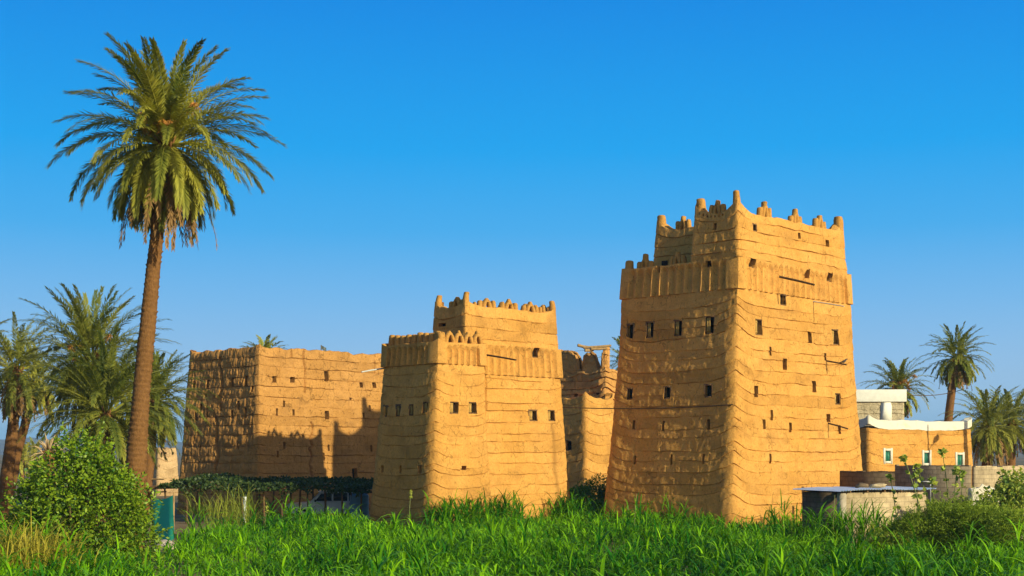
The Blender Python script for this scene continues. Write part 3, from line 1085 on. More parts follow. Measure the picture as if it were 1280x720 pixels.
r2.add_win(3, 720, 494, 4, 4, .4, 'slit')
r2.add_win(3, 747, 493, 4, 4, .4, 'slit')
r2.build('upper_wall', MUD_ROUGH, ruin)
# broken arcade of bare mud on the roof and the logs it carries
Yt = 109.0
rg = random.Random(4)
rR, rL = r2.R, r2.L
i_ = float(r2.inset(10.3)) + .05
c0 = r2.pts[0] + (rR + rL) * i_
La_ = extent(c0, rL, 699)
ar = Mud(c0, TH4, [(0, 0), (.75, 0), (.75, La_), (0, La_)], 12.1, batter=.05, bh=12, z0=10.0, radius=.2, course=.9, c0=10.2, seed=37, rough=2.0, sweep=0, res=.09, thick=.2, roof=.02, topnoise=.16, clap=.05, groove=.1,
         sdist=1.0)
def nf(u, v=445):
    return (u, v)
ar.add_notch(3, [(698, 440, .5), (701, 440, .15), (706, 440, .0), (713, 440, .05), (719, 440, .5), (721.5, 440, .9), (723, 440, 1.75), (727.5, 440, 1.8), (729, 440, .35), (735, 440, .2), (741, 440, .45), (744, 440, 1.0), (746, 440, 1.95), (751, 440, 1.95), (751.6, 440, .25), (757, 440, .2), (759, 440, .6)])
# the same losses run through to the back of the arcade
fs, ds = ar.notch[0][1], ar.notch[0][2]
ar.notch.append((1, np.array([1 - f for f in fs[::-1]]), ds[::-1].copy()))
ar.front = [0, 1, 3]
ar.build('arcade', MUD_ROUGH, ruin)
for (ua, va, ub_, vb_, r_) in ((722, 431.5, 735, 434, .12), (729, 434.5, 764, 432, .10), (739, 436, 759, 435.5, .11), (731, 438, 742, 437, .13)):
    MB().tube([at(ua, va, Yt - .2), at((ua + ub_) / 2, (va + vb_) / 2 + .4, Yt - .1), at(ub_, vb_, Yt)], [r_, r_ * .95, r_ * .8], seg=8, jit=.1, rng=rg).build('roof_log', WOOD_PALE, ruin, smooth=True)

# ------------------------------------------------------------------ far ruin by the palm trunk
P5 = ground(196, 128.0)[:2]
U5, V5 = px(P5, deg(38), 226, 186)
far = thing('ruined_house', 'small sunlit ruin with a jagged top, left of the broad house beyond the palm trunk', 'house', (P5[0], P5[1], 0))
f5 = Mud(P5, deg(38), [(0, 0), (U5, 0), (U5, V5 + 1), (0, V5 + 1)], 4.3, batter=0.25, bh=4, radius=0.3, course=0.7, seed=41, rough=1.2, res=0.14, sweep=0.1, roof=.3, topnoise=0.12, vcrack=.5)
f5.add_notch(0, [(195, 560, 0), (197, 560, 0.35), (199, 560, 1.0), (203, 560, .9), (204, 560, .05), (217, 560, 0.0), (218, 560, .4), (224, 560, .4)])
f5.add_win(0, 207, 566, 2.2, 3, .3, 'slit'); f5.add_win(0, 216, 568, 2.4, 4, .3, 'slit'); f5.add_win(0, 201, 586, 2, 2.5, .3, 'slit')
f5.build('wall', MUD_PALE, far)
# ------------------------------------------------------------------ right hand side: limewashed house, stone house, block walls, hut
GREEN_PAINT = plain_mat('green_paint', (0.025, 0.16, 0.10), 0.5, 0.2, 4, 0.35)
LIME = NT('limewash_worn')
_co = LIME.coord()
_c = LIME.mix(LIME.ramp(LIME.noise(_co, 2.0, 5, 0.65), [(0.55, (0, 0, 0)), (0.8, (1, 1, 1))]), (0.66, 0.60, 0.48), (0.55, 0.44, 0.28))
LIME = LIME.done(LIME.principled(_c, 0.9, LIME.bump(LIME.noise(_co, 9, 4, .6), 0.4, 0.03), 0.1))

P6 = ground(1086, 92.0)[:2]
TH6 = deg(33)
U6 = px(P6, TH6, 1222, 1077)[0]
V6 = 7.0
house6 = thing('mud_house', 'low mud house on the right with white limewashed parapet and small green windows', 'house', (P6[0], P6[1], 0))
h6 = Mud(P6, TH6, [(0, 0), (U6, 0), (U6, V6), (0, V6)], 5.5, batter=0.25, bh=5.5, radius=0.35, course=0.72, seed=51, rough=0.9, sweep=0.1, upsweep=.3, res=0.1,
         thick=0.4, roof=0.1, topnoise=0.03, vcrack=.3)
for u, v in ((1109.5, 570), (1158, 572.5), (1199.5, 575)):
    h6.add_win(0, u, v, 8, 14.5, 0.22, 'own')
h6.build('wall', MUD, house6)
# the window frames are limewashed bands round green shutters
for w in h6.win:
    f, z = (w['f1'] + w['f2']) / 2, (w['z1'] + w['z2']) / 2
    wd, hg = (w['f2'] - w['f1']) * h6.len[0], w['z2'] - w['z1']
    ex, en = np.array([*h6.E[0], 0]), np.array([*h6.N[0], 0])
    m = MB()
    for s in (-1, 1):
        m.box(h6.point(0, f, z, -0.02) + ex * s * (wd / 2 + .03), (0.15, 0.16, hg + .3), ex, en)
        m.box(h6.point(0, f, z, -0.022) + np.array([0, 0, s * (hg / 2 + .03)]), (wd - .1, 0.15, 0.15), ex, en)
    win = m.build('window', LIME, house6)
    m = MB()
    for s in (-1, 1):
        m.box(h6.point(0, f, z, -0.10) + ex * s * wd / 4, (wd / 2 - .015, 0.05, hg), ex, en)
        m.box(h6.point(0, f, z, -0.07) + ex * s * wd / 4, (wd / 2 - .16, 0.03, hg - .2), ex, en)
    m.build('shutter', GREEN_PAINT, win)
b6 = float(h6.inset(5.7))
pz = lambda v, Y: HC + (HOR - v) / F * Y
p6 = Mud(P6 + h6.R * (b6 - .03) + h6.L * (b6 - .03), TH6, [(0, 0), (U6 - 2 * b6 + .06, 0), (U6 - 2 * b6 + .06, V6 - 2 * b6), (0, V6 - 2 * b6)], 6.1, batter=0.0, radius=0.2, course=5, c0=20,
         z0=5.5, seed=52, rough=.5, sweep=.30, sdist=.35, res=0.1, thick=0.4, roof=0.35, topnoise=0.015, vcrack=0, front=[0, 3])
p6.build('parapet', LIME, house6)
# a lamp post and a thick utility pole stand just outside the picture; only their shadows fall across the front
sh = np.array([math.sin(math.radians(133.5)), math.cos(math.radians(133.5)), 0])
lp = h6.point(0, h6.hit(0, 1161, 570)[0], 0, 0.0) + sh * 9.0
lamp = thing('lamp_post', 'thin lamp post beyond the right edge whose shadow falls on the limewashed house', 'lamp', lp)
MB().tube([lp + np.array([0, 0, -.2]), lp + np.array([0, 0, 4.2]), lp + np.array([0, 0, 9.3])], [.09, .075, .06], seg=10).build('pole', POLE, lamp, smooth=True)
m = MB()
ht = lp + np.array([0, 0, 7.5])
rt = np.array([.645, .68, 0])
m.tube([ht, ht + rt * .3 + np.array([0, 0, .3]), ht + rt * .6 + np.array([0, 0, .55])], [.03, .03, .03], seg=6)
m.tube([ht + rt * .5 + np.array([0, 0, .5]), ht + rt * .75 + np.array([0, 0, .72]), ht + rt * 1.1 + np.array([0, 0, .9]), ht + rt * 1.2 + np.array([0, 0, .92])], [.07, .2, .2, .08], seg=10)
m.build('lamp_head', POLE, lamp, smooth=True)
up = h6.point(0, h6.hit(0, 1206.5, 570)[0], 0, 0.0) + sh * 8.0
pole = thing('utility_pole', 'thick timber utility pole beyond the right edge, shading the end of the limewashed house', 'pole', up)
MB().tube([up + np.array([0, 0, -.3]), up + np.array([0, 0, 5]), up + np.array([0, 0, 10.5])], [.24, .22, .19], seg=12).build('pole', WOOD, pole, smooth=True)
MB().box(up + np.array([0, 0, 10.0]), (2.2, .12, .14), (.645, .68, 0)).build('crossarm', WOOD, pole)

# stone house behind it
P7 = ground(1131, 108.0)[:2]
TH7 = deg(86)
house7 = thing('stone_house', 'grey stone house with a broad white roof band, standing behind the limewashed house', 'house', (P7[0], P7[1], 0))
STONE = mud_mat('grey_rubble', (0.54, 0.43, 0.26), (0.38, 0.30, 0.18), (0.62, 0.50, 0.32), bump=1.0, pit=0.8)
V7 = extent(P7, np.array([-math.sin(TH7), math.cos(TH7)]), 1040)
m7 = Mud(P7, TH7, [(0, 0), (7, 0), (7, V7), (0, V7)], 8.0, batter=0.05, radius=0.12, course=0.4, seed=61, rough=1.4, sweep=0, upsweep=0, res=0.12, roof=.05, thick=.3, vcrack=.5)
m7.build('wall', STONE, house7)
m = MB()
for j, ln in ((3, V7), (0, 7.0)):
    a, b = m7.corner(j, -.12), m7.corner(j + 1, -.12)
    c = np.array([*(a + b) / 2, 8.35]) - np.array([*m7.N[j], 0]) * .2
    m.box(c, (np.linalg.norm(b - a) - (.42 if j == 0 else 0), .4, .95), [*m7.E[j], 0], [*m7.N[j], 0], bev=.03)
m.build('roof_band', WHITE, house7)
fa, za = m7.hit(3, 1107.5, 510)
ex, en = np.array([*m7.E[3], 0]), np.array([*m7.N[3], 0])
wn = .42
prof = [(-wn, -1.3), (wn, -1.3), (wn, .15), (wn * .8, .5), (wn * .4, .78), (0, .98), (-wn * .4, .78), (-wn * .8, .5), (-wn, .15)]
bs = m7.point(3, fa, za, 0.0)
Vv = [bs + ex * x + np.array([0, 0, z]) + en * d for d in (-.2, .07) for x, z in prof]
n_ = len(prof)
m = MB().add(Vv, [(i, (i + 1) % n_, n_ + (i + 1) % n_, n_ + i) for i in range(n_)], [(n_, n_ + i, n_ + i + 1) for i in range(1, n_ - 1)])
m.build('niche', WHITE, house7)

# concrete block walls and hut in front of the tower
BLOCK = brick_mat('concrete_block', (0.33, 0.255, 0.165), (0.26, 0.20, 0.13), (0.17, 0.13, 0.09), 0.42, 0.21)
BLOCK_BROWN_SHADE = brick_mat('brown_shaded_block', (0.22, 0.155, 0.095), (0.17, 0.115, 0.07), (0.11, 0.08, 0.05), 0.42, 0.21)  # darker copy of the block colour, wall shade painted into it
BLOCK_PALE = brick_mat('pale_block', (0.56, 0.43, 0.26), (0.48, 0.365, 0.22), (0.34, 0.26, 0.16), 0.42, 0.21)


def block_wall(name, label, a, b, h, mat, th=0.2, cap=False, coping=None):
    a = np.array(a[:2]); b = np.array(b[:2])
    e = (b - a) / np.linalg.norm(b - a)
    ln = np.linalg.norm(b - a)
    o = thing(name, label, 'wall', (a[0], a[1], 0))
    c = (a + b) / 2
    # each block top a little different so the crest is not a ruled line
    m = MB()
    m.box((c[0], c[1], h / 2 - .15), (ln, th, h + .3), (e[0], e[1], 0))
    m.build('wall_face', mat, o, uv=True)
    rg = random.Random(int(ln * 100))
    m = MB()
    s = 0
    while s < ln - .1:
        l = min(.42, ln - s)
        if rg.random() < .9:
            q = a + e * (s + l / 2)
            hh = rg.uniform(.03, .07)
            m.box((q[0], q[1], h + hh / 2 + .002), (l - .012, th + .012, hh), (e[0], e[1], 0), bev=.008)
        s += l
    m.build('coping', coping or mat, o, uv=True)
    return o


# brown wall in shade (1050-1120), then the higher grey wall (1120-1210), then the pale sunlit return; block colours carry the shade and sun
qa = ground(1213, 66.0); qb = qa[:2] + np.array([-math.sin(deg(45)), math.cos(deg(45))]) * extent(qa[:2], np.array([-math.sin(deg(45)), math.cos(deg(45))]), 1120)
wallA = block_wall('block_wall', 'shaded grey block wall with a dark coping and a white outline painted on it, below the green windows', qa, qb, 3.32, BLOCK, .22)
en = np.array([-math.cos(deg(45)), -math.sin(deg(45)), 0])
dA = np.array([-math.sin(deg(45)), math.cos(deg(45))])
m = MB()
t0 = extent(qa[:2], dA, 1147)
q0 = np.array([*(qa[:2] + dA * t0), 0]) + en * .125
exA = np.array([*dA, 0])
for dx, z, sx, sz in ((0, 2.05, .05, 1.0), (-.75, 2.05, .05, 1.0), (-.375, 2.57, .8, .05)):
    m.box(q0 + exA * dx + np.array([0, 0, z]), (sx, .02, sz), exA, en)
m.build('painted_outline', WHITE, wallA)
qc = qb + np.array([.5, .75])
qd = qc + dA * extent(qc, dA, 1051)
block_wall('block_wall', 'low brown block wall in shade at the foot of the tallest tower', qc, qd, 2.98, BLOCK_BROWN_SHADE, .22)
dR = np.array([math.cos(deg(36)), math.sin(deg(36))])
qe = qa[:2] + np.array([.16, .02])
block_wall('block_wall', 'pale sunlit block wall running off the right edge behind the leafy shrub', qe, qe + dR * extent(qe, dR, 1300), 3.28, BLOCK_PALE, .2)
rub = thing('plaster_wall', 'low crumbling white plastered wall by the right edge, behind the leafy shrub', 'wall', ground(1216, 63.5))
a = ground(1216, 63.5)[:2]
PLASTER = plain_mat('old_plaster', (0.52, 0.46, 0.36), 0.9, 0.2, 2.5, 0.1, bump=.4)
Mud(a, deg(36), [(0, 0), (extent(a, dR, 1300), 0), (extent(a, dR, 1300), .35), (0, .35)], 2.35, batter=.04, radius=.1, course=9, c0=30, seed=71, rough=1.0, sweep=0, res=.1, thick=.1, roof=.05,
    topnoise=.16, vcrack=.0).build('wall_face', PLASTER, rub)

# the hut
P8 = ground(1052, 57.5)[:2]
TH8 = deg(30)
R8 = np.array([math.cos(TH8), math.sin(TH8)]); L8 = np.array([-math.sin(TH8), math.cos(TH8)])
U8, V8 = extent(P8, R8, 1158), extent(P8, L8, 1003)
V8 = min(V8, 4.2)
hut = thing('block_hut', 'low concrete block hut with a corrugated iron roof, in the grass before the tallest tower', 'hut', (P8[0], P8[1], 0))
zr = HC + (HOR - 613) / F * 57.5
def P8p(u, v, z):
    q = P8 + R8 * u + L8 * v
    return np.array([q[0], q[1], z])
for nm, u0_, v0_, lu, lv, hz in (('front_wall', U8 / 2, .1, U8, .2, zr - .1), ('side_wall', .1, V8 / 2 + .1, .2, V8 - .2, zr - .1), ('back_wall', U8 / 2, V8 - .1, U8 - .4, .2, zr - .1), ('end_wall', U8 - .1, V8 / 2 + .1, .2, V8 - .2, zr - .1)):
    m = MB().box(P8p(u0_, v0_, hz / 2 - .2), (lu, lv, hz + .4), (*R8, 0))
    m.build(nm, BLOCK_PALE if nm != 'side_wall' else BLOCK_BROWN_SHADE, hut, uv=True)  # shade of the side wall is painted in with the darker block
m = MB().box(P8p(.1, .1, (zr - .12) / 2 - .2), (.27, .27, zr + .28), (*R8, 0))
m.build('corner_post', plain_mat('poured_concrete', (.40, .33, .24), .9, .25, 3, .1, bump=.5), hut)
m = MB()
nx, ny = 120, 6
gx = np.linspace(-.35, U8 + .3, nx); gy = np.linspace(-.3, V8 + .25, ny)
Vr_, Qr_ = [], []
for side in (0, 1):
    for i in range(nx):
        for j in range(ny):
            z = zr + .02 * math.sin(gx[i] * 2 * math.pi / .15) + .035 * math.sin(gx[i] * 1.3) + .02 * gy[j] / V8 - .012 * side + (.03 if gx[i] > 2.0 else 0) - .02 * (gx[i] > 4)
            Vr_.append(P8p(gx[i], gy[j], z))
for i in range(nx - 1):
    for j in range(ny - 1):
        a = i * ny + j
        Qr_.append((a, a + ny, a + ny + 1, a + 1))
        Qr_.append((nx * ny + a, nx * ny + a + 1, nx * ny + a + ny + 1, nx * ny + a + ny))
TIN = plain_mat('corrugated_iron', (0.62, 0.72, 0.84), 0.4, 0.2, 1.2, 0.5, metal=0.0, bump=.1)
m.add(Vr_, Qr_).build('iron_roof', TIN, hut, smooth=True)
for q in range(5):
    MB().tube([P8p(.3 + q * U8 / 5, -.2, zr - .06), P8p(.3 + q * U8 / 5, V8 + .2, zr - .05)], .045, seg=8).build('rafter', WOOD, hut, smooth=True)
# loose things lying on the hut roof
rg = random.Random(8)
for i, (u, v, lab) in enumerate(((2.2, 1.1, 'brown stone lying on the iron roof of the block hut, at the tower end'), (3.4, 1.4, 'flat broken block lying on the middle of the iron hut roof'))):
    bm = bmesh.new()
    bmesh.ops.create_icosphere(bm, subdivisions=2, radius=.22)
    for vt in bm.verts:
        vt.co = Vector((vt.co.x * (1.3 + .5 * i), vt.co.y, vt.co.z * (.5 if i else .7))) * (1 + .25 * rg.uniform(-1, 1))
    base = P8p(u, v, zr + .12)
    ms = MB().from_bm(bm, lambda q: base + q)
    o = ms.build('stone', BLOCK_BROWN_SHADE if i == 0 else BLOCK_PALE, None, smooth=False, uv=True)
    tag(o, lab, 'stone')

# cables
def cable(label, a, b, sag, r=0.02):
    pts = [a * (1 - t) + b * t - np.array([0, 0, sag * 4 * t * (1 - t)]) for t in np.linspace(0, 1, 14)]
    o = MB().tube(pts, r, seg=6).build('power_cable', POLE, None, smooth=True)
    return tag(o, label, 'cable')
cable('black cable crossing the ruined house between the two towers', a2.point(1, 0.25, a2.hit(0, 705, 508)[1], -.05), b1.point(3, .98, pz(512, 78), .0), .15, .03)
cable('black cable hanging from the stone house roof to the tall palm on the right', at(1131, 493, 108), at(1203, 487, 110), .25, .03)

# sentinel bird and roof flag
bd = thing('bird', 'small dark dove perched on a timber spout high on the tallest tower', 'bird', bird_tip)
m = MB()
d = np.array([.75, -.65, 0])
bp = bird_tip + np.array([-.12, .12, .02])
m.tube([bp + np.array([-.22, .1, .12]), bp + np.array([-.12, .06, .13]), bp + np.array([0, 0, .16]), bp + np.array([.08, -.04, .22]), bp + np.array([.12, -.06, .28]), bp + np.array([.16, -.08, .285]), bp + np.array([.21, -.1, .275])],
       [(.02, .012), (.05, .03), (.085, .07), (.06, .055), (.042, .04), (.03, .028), (.006, .006)], seg=10)
for s in (-.03, .03):
    m.tube([bp + np.array([s, s, -.02]), bp + np.array([s, s, .13])], .01, seg=6)
m.build('body', plain_mat('dove_feathers', (0.10, 0.085, 0.08), 0.8), bd, smooth=True)
fp, _, _ = w3.top(0, w3.hit(0, 403.5, 437)[0])
fl_ = thing('flag', 'tiny frayed flag on a short stick on the roof edge of the broad weathered house', 'flag', fp)
MB().tube([fp + np.array([0, 0, -.2]), fp + np.array([0, 0, .42])], .03, seg=6).build('stick', POLE, fl_)
nx_ = 8
Vf = [fp + np.array([.02 + .045 * i, .03 * math.sin(i * 1.4), .40 - .24 * k + .0 - .025 * i]) for k in (0, 1) for i in range(nx_)]
MB().add(Vf, [(i, i + 1, nx_ + i + 1, nx_ + i) for i in range(nx_ - 1)]).build('cloth', plain_mat('flag_cloth', (.12, .14, .14), .8, .5, 12), fl_, smooth=True)
# ------------------------------------------------------------------ date palms
FROND = leaf_mat('palm_leaf', (0.055, 0.10, 0.016), (0.44, 0.40, 0.055), 0.28, 0.5, 0.22)
FROND_DEAD = leaf_mat('dead_palm_leaf', (0.16, 0.085, 0.03), (0.34, 0.20, 0.075), 0.15, 0.8, 0.1, (1, .9, .7))
STALK = plain_mat('fruit_stalk', (0.42, 0.19, 0.035), 0.7, 0.25, 6)
t = NT('palm_bark')
co_ = t.coord()
c = t.mix(t.noise(t.coord('Object', (3, 3, 1.4)), 4, 5, .7), (0.085, 0.036, 0.013), (0.30, 0.145, 0.048))
BARK = t.done(t.principled(c, .92, t.bump(t.noise(t.coord('Object', (9, 9, 3)), 3, 5, .7), .9, .05), .1))


class Fol:
    """gathers quads with a per-vertex tint"""

    def __init__(self):
        self.V, self.Q, self.A, self.n = [], [], [], 0

    def add(self, V, Q, A):
        self.V.append(V); self.Q.append(Q + self.n); self.A.append(A); self.n += len(V)

    def build(self, name, mat, parent=None):
        return np_mesh(name, np.concatenate(self.V), np.concatenate(self.Q), mat, parent, attrs={'tint': np.concatenate(self.A)})


def kites(fol, base, tip, wv, tint0, tint1, fold=None, mid=0.45):
    n = len(base)
    m = base + (tip - base) * mid
    if fold is not None:
        m = m + fold
    V = np.stack([base, m + wv, tip, m - wv], 1).reshape(-1, 3)
    Q = np.arange(n * 4).reshape(n, 4)
    A = np.stack([tint0, (tint0 + tint1) / 2, tint1, (tint0 + tint1) / 2], 1).reshape(-1)
    fol.add(V, Q, A)


def norm(a):
    return a / (np.linalg.norm(a, axis=-1, keepdims=True) + 1e-9)


def frond(fol, rng, base, az, el, L, droop, npair=46, leaf=0.42, w=0.014, tint=0.5, ragged=0.05, twist=0.0):
    n = 16
    tt = np.linspace(0, 1, n)
    ang = el - droop * tt ** 1.4
    ds = L / (n - 1)
    hx = np.concatenate([[0], np.cumsum(np.cos(ang[:-1]) * ds)])
    hz = np.concatenate([[0], np.cumsum(np.sin(ang[:-1]) * ds)])
    bend = twist * tt ** 2 * L
    d = np.array([math.cos(az), math.sin(az), 0]); s = np.array([-math.sin(az), math.cos(az), 0])
    P = base + hx[:, None] * d + bend[:, None] * s + hz[:, None] * np.array([0, 0, 1.0])
    T = norm(np.gradient(P, axis=0))
    # midrib as a thin crossed strip
    rw = np.interp(tt, [0, .15, 1], [.045, .025, .006])
    up = norm(np.cross(T, np.broadcast_to(s, T.shape)))
    for vec in (np.broadcast_to(s, T.shape), up):
        A_ = P + vec * rw[:, None]; B_ = P - vec * rw[:, None]
        V = np.stack([A_, B_], 1).reshape(-1, 3)
        i = np.arange(n - 1)
        Q = np.stack([2 * i, 2 * i + 1, 2 * i + 3, 2 * i + 2], 1)
        fol.add(V, Q, np.full(len(V), min(1, tint + .3)))
    ts = np.linspace(.16, 1.0, npair)
    ts = np.clip(ts + rng.uniform(-.008, .008, npair), .1, 1)
    for sg in (-1, 1):
        p = np.stack([np.interp(ts, tt, P[:, k]) for k in range(3)], 1)
        Tn = norm(np.stack([np.interp(ts, tt, T[:, k]) for k in range(3)], 1))
        side = norm(np.cross(Tn, np.array([0, 0, 1.0])) + 1e-6)
        side = np.where((side @ s)[:, None] < 0, -side, side)
        un = norm(np.cross(side, Tn)); un = np.where(un[:, 2:3] < 0, -un, un)
        fwd = np.interp(ts, [0, .5, 1], [.9, 1.25, 2.8]) + rng.uniform(-.15, .15, npair)
        vv = rng.uniform(-.7, 1.0, npair)
        dr = norm(Tn * fwd[:, None] + sg * side + un * vv[:, None])
        ln = leaf * np.interp(ts, [0, .16, .4, .75, 1], [.5, .75, 1, .85, .5]) * rng.uniform(.85, 1.1, npair)
        keep = rng.random(npair) > ragged
        tip = p + dr * ln[:, None] + np.array([0, 0, -1.0]) * (ln * rng.uniform(.05, .22, npair))[:, None]
        wv = norm(np.cross(dr, un)) * w * 1.7
        tn = np.clip(tint + rng.uniform(-.14, .14, npair), 0, 1)
        kites(fol, p[keep], tip[keep], wv[keep], tn[keep], np.clip(tn + .3, 0, 1)[keep])
    return P


def trunk_mesh(pts, rad, seg=20, step=0.035, ridge=0.07, seed=0, pitch=0.17):
    pts = np.array(pts, float)
    s = np.concatenate([[0], np.cumsum(np.linalg.norm(np.diff(pts, axis=0), axis=1))])
    n = max(8, int(s[-1] / step))
    q = np.linspace(0, s[-1], n)
    # smooth centre line
    c = np.stack([np.interp(q, s, pts[:, k]) for k in range(3)], 1)
    k = max(1, n // 12)
    for _ in range(3):
        pad = np.concatenate([np.repeat(c[:1], k, 0), c, np.repeat(c[-1:], k, 0)])
        c2 = np.stack([np.convolve(pad[:, i], np.ones(2 * k + 1) / (2 * k + 1), 'valid') for i in range(3)], 1)
        c2[0], c2[-1] = c[0], c[-1]
        c = c2
    r = np.interp(q, s, rad)
    th = np.linspace(0, 2 * np.pi, seg, endpoint=False)
    TH, Qm = np.meshgrid(th, q, indexing='xy')
    # old leaf bases: a spiral of scales, each flaring outward at its upper edge
    row = Qm / pitch + TH / (2 * np.pi) + .25 * vnoise(np.cos(TH) * 1.5, np.sin(TH) * 1.5, Qm * 1.2, seed + 1)
    colm = TH / (2 * np.pi) * 7 + np.floor(row) * 0.5
    sc = (row - np.floor(row))
    ex = ridge * (sc ** 1.5 - .4) * (0.45 + 0.55 * np.cos(2 * np.pi * colm)) * (.7 + .5 * vnoise(np.floor(colm), np.floor(row), 0, seed)) + 0.02 * vnoise(colm * 3, row * 2, 0, seed)
    R_ = r[:, None] * (1 + ex) + .02 * fbm(np.cos(TH) * 2, np.sin(TH) * 2, Qm * .7, seed, 2)
    V = np.stack([c[:, 0:1] + R_ * np.cos(TH), c[:, 1:2] + R_ * np.sin(TH), np.broadcast_to(c[:, 2:3], TH.shape)], -1)
    idx = np.arange(n * seg).reshape(n, seg)
    Q = np.stack([idx[:-1], np.roll(idx, -1, 1)[:-1], np.roll(idx, -1, 1)[1:], idx[1:]], -1).reshape(-1, 4)
    return V.reshape(-1, 3), Q


def palm(label, trunk_px, Y, rad, crown_r, n=70, seed=1, npair=40, leaf=0.42, lw=0.014, dead=14, fruit=0, low=-60, group=None, loc_z=0.0, tint=0.45, skirt=0.8, az_bias=None, ridge=.09, el_hi=88,
         droop=(0.5, 1.25), stub=True):
    rng = np.random.default_rng(seed)
    pts = [at(u, v, Y) for u, v in trunk_px]
    pts[0][2] = min(pts[0][2], loc_z - .15)
    root = thing('palm_tree', label, 'palm tree', (pts[0][0], pts[0][1], loc_z), group)
    rads = np.interp(np.linspace(0, 1, len(pts)), np.linspace(0, 1, len(rad)), rad)
    V, Q = trunk_mesh(pts, rads, seed=seed, ridge=ridge)
    np_mesh('trunk', V, Q, BARK, root, smooth=False)
    top = pts[-1]
    ax = norm(pts[-1] - pts[-2])
    fol = Fol()
    ga = math.pi * (3 - 5 ** .5)
    for i in range(n):
        t = (i + .5) / n                       # 0 young upright ... 1 old hanging
        el = math.radians(el_hi + (low - el_hi) * t ** 1.05) + rng.normal(0, .08)
        az = i * ga + rng.normal(0, .35)
        L = crown_r * (0.86 + .34 * math.sin(math.pi * min(1, t * 1.1 + .15))) * rng.uniform(.9, 1.1)
        dr = (droop[0] + (droop[1] - droop[0]) * math.sin(math.pi * min(1, .12 + t * .8))) * rng.uniform(.8, 1.2)
        if el - dr < math.radians(-88):
            dr = max(.05, el + math.radians(88))
        b = top + ax * (0.25 * (1 - t) - .1) + np.array([math.cos(az), math.sin(az), 0]) * rads[-1] * .7
        frond(fol, rng, b, az, el, L, dr, npair, leaf, lw, np.clip(tint + rng.normal(0, .14) - .1 * (t < .2), 0, 1), .03, rng.normal(0, .05))
    fol.build('crown', FROND, root)
    if dead:
        fd = Fol()
        for i in range(dead):
            az = rng.normal(-1.3, 1.2)
            el = math.radians(rng.uniform(-72, -40))
            b = top - ax * rng.uniform(.2, .7) + np.array([math.cos(az), math.sin(az), 0]) * rads[-1]
            frond(fd, rng, b, az, el, crown_r * rng.uniform(.6, .95) * skirt, el + math.radians(89), max(14, npair // 2), leaf * .7, lw, rng.uniform(.1, .9), .35, rng.normal(0, .03))
        fd.build('dead_fronds', FROND_DEAD, root)
    if stub:
        m = MB(); rg = random.Random(seed)
        for i in range(46):
            az = i * 2.4; z = -rg.uniform(0, .9)
            b = top + ax * z + np.array([math.cos(az), math.sin(az), 0]) * rads[-1] * .8
            e = b + np.array([math.cos(az), math.sin(az), 0]) * rg.uniform(.12, .25) + np.array([0, 0, rg.uniform(.22, .42)])
            m.tube([b, (b + e) / 2 + np.array([0, 0, -.03]), e], [(.06, .035), (.05, .03), (.035, .02)], seg=5)
        m.build('leaf_bases', BARK, root)
    if fruit:
        m = MB(); rg = random.Random(seed + 9)
        for i in range(fruit):
            az = rg.uniform(-2.4, -.6) if i else -.85
            q0 = top + ax * rg.uniform(.1, .5)
            L = crown_r * (.58 if i == 0 else rg.uniform(.30, .42))
            dd = np.array([math.cos(az), math.sin(az), 0])
            e = q0 + dd * L + np.array([0, 0, 1.0 if i == 0 else rg.uniform(-.1, .6)])
            m.tube([q0, (q0 + e) / 2 + np.array([0, 0, .18]), e], [.035, .03, .02], seg=5)
            for k in range(34):
                a2_ = rg.uniform(0, 6.28)
                f = e + np.array([math.cos(a2_) * rg.uniform(.05, .30), math.sin(a2_) * rg.uniform(.05, .30), -rg.uniform(.05, .5)])
                m.tube([e + (e - q0) * rg.uniform(-.12, 0), (e + f) / 2 + dd * .05, f], [.013, .012, .008], seg=4)
        m.build('fruit_stalks', STALK, root)
    return root


palm('tall date palm on a slightly leaning trunk, soaring above everything on the left',
     [(167, 640), (170, 575), (175, 510), (182, 430), (188, 370), (195, 300), (203, 225), (208, 182)], 48.0, [.37, .34, .30, .27, .25, .23, .22, .24], 3.25,
     n=128, seed=5, npair=125, leaf=.46, lw=.0125, dead=38, fruit=7, low=-72, tint=.5, ridge=.36, skirt=1.12)
palm('large bushy date palm with upswept fronds, just left of the tall leaning trunk',
     [(112, 640), (113, 560), (114, 500), (114, 452)], 74.0, [.36, .32, .30], 3.85, n=92, seed=8, npair=80, leaf=.50, lw=.017, dead=12, low=-55, fruit=4, tint=.30, droop=(.25, 1.1))
palm('low broad date palm with drooping fronds, right behind the round green bush',
     [(132, 640), (133, 580), (133, 517)], 71.0, [.4, .36, .34], 4.1, n=96, seed=12, npair=80, leaf=.52, lw=.018, dead=14, low=-50, tint=.22, droop=(.35, 1.2))
palm('date palm between the tall leaning trunk and the broad weathered house',
     [(178, 640), (186, 590), (190, 540), (192, 502)], 80.0, [.3, .28, .27], 2.9, n=88, seed=15, npair=66, leaf=.46, lw=.018, dead=14, low=-62, tint=.25)
palm('dark date palm with a slim shadowy trunk at the left edge of the picture',
     [(2, 625), (10, 580), (17, 530), (21, 462)], 84.0, [.42, .36, .32, .3], 3.2, n=78, seed=21, npair=40, leaf=.46, lw=.021, dead=22, low=-70, tint=.38, skirt=1.0)
palm('thin-crowned palm leaning right, beside the dark palm at the left edge',
     [(6, 622), (22, 560), (36, 515), (48, 480)], 87.0, [.34, .3, .27, .25], 2.6, n=40, seed=23, npair=36, leaf=.42, lw=.021, dead=26, low=-60, tint=.5)
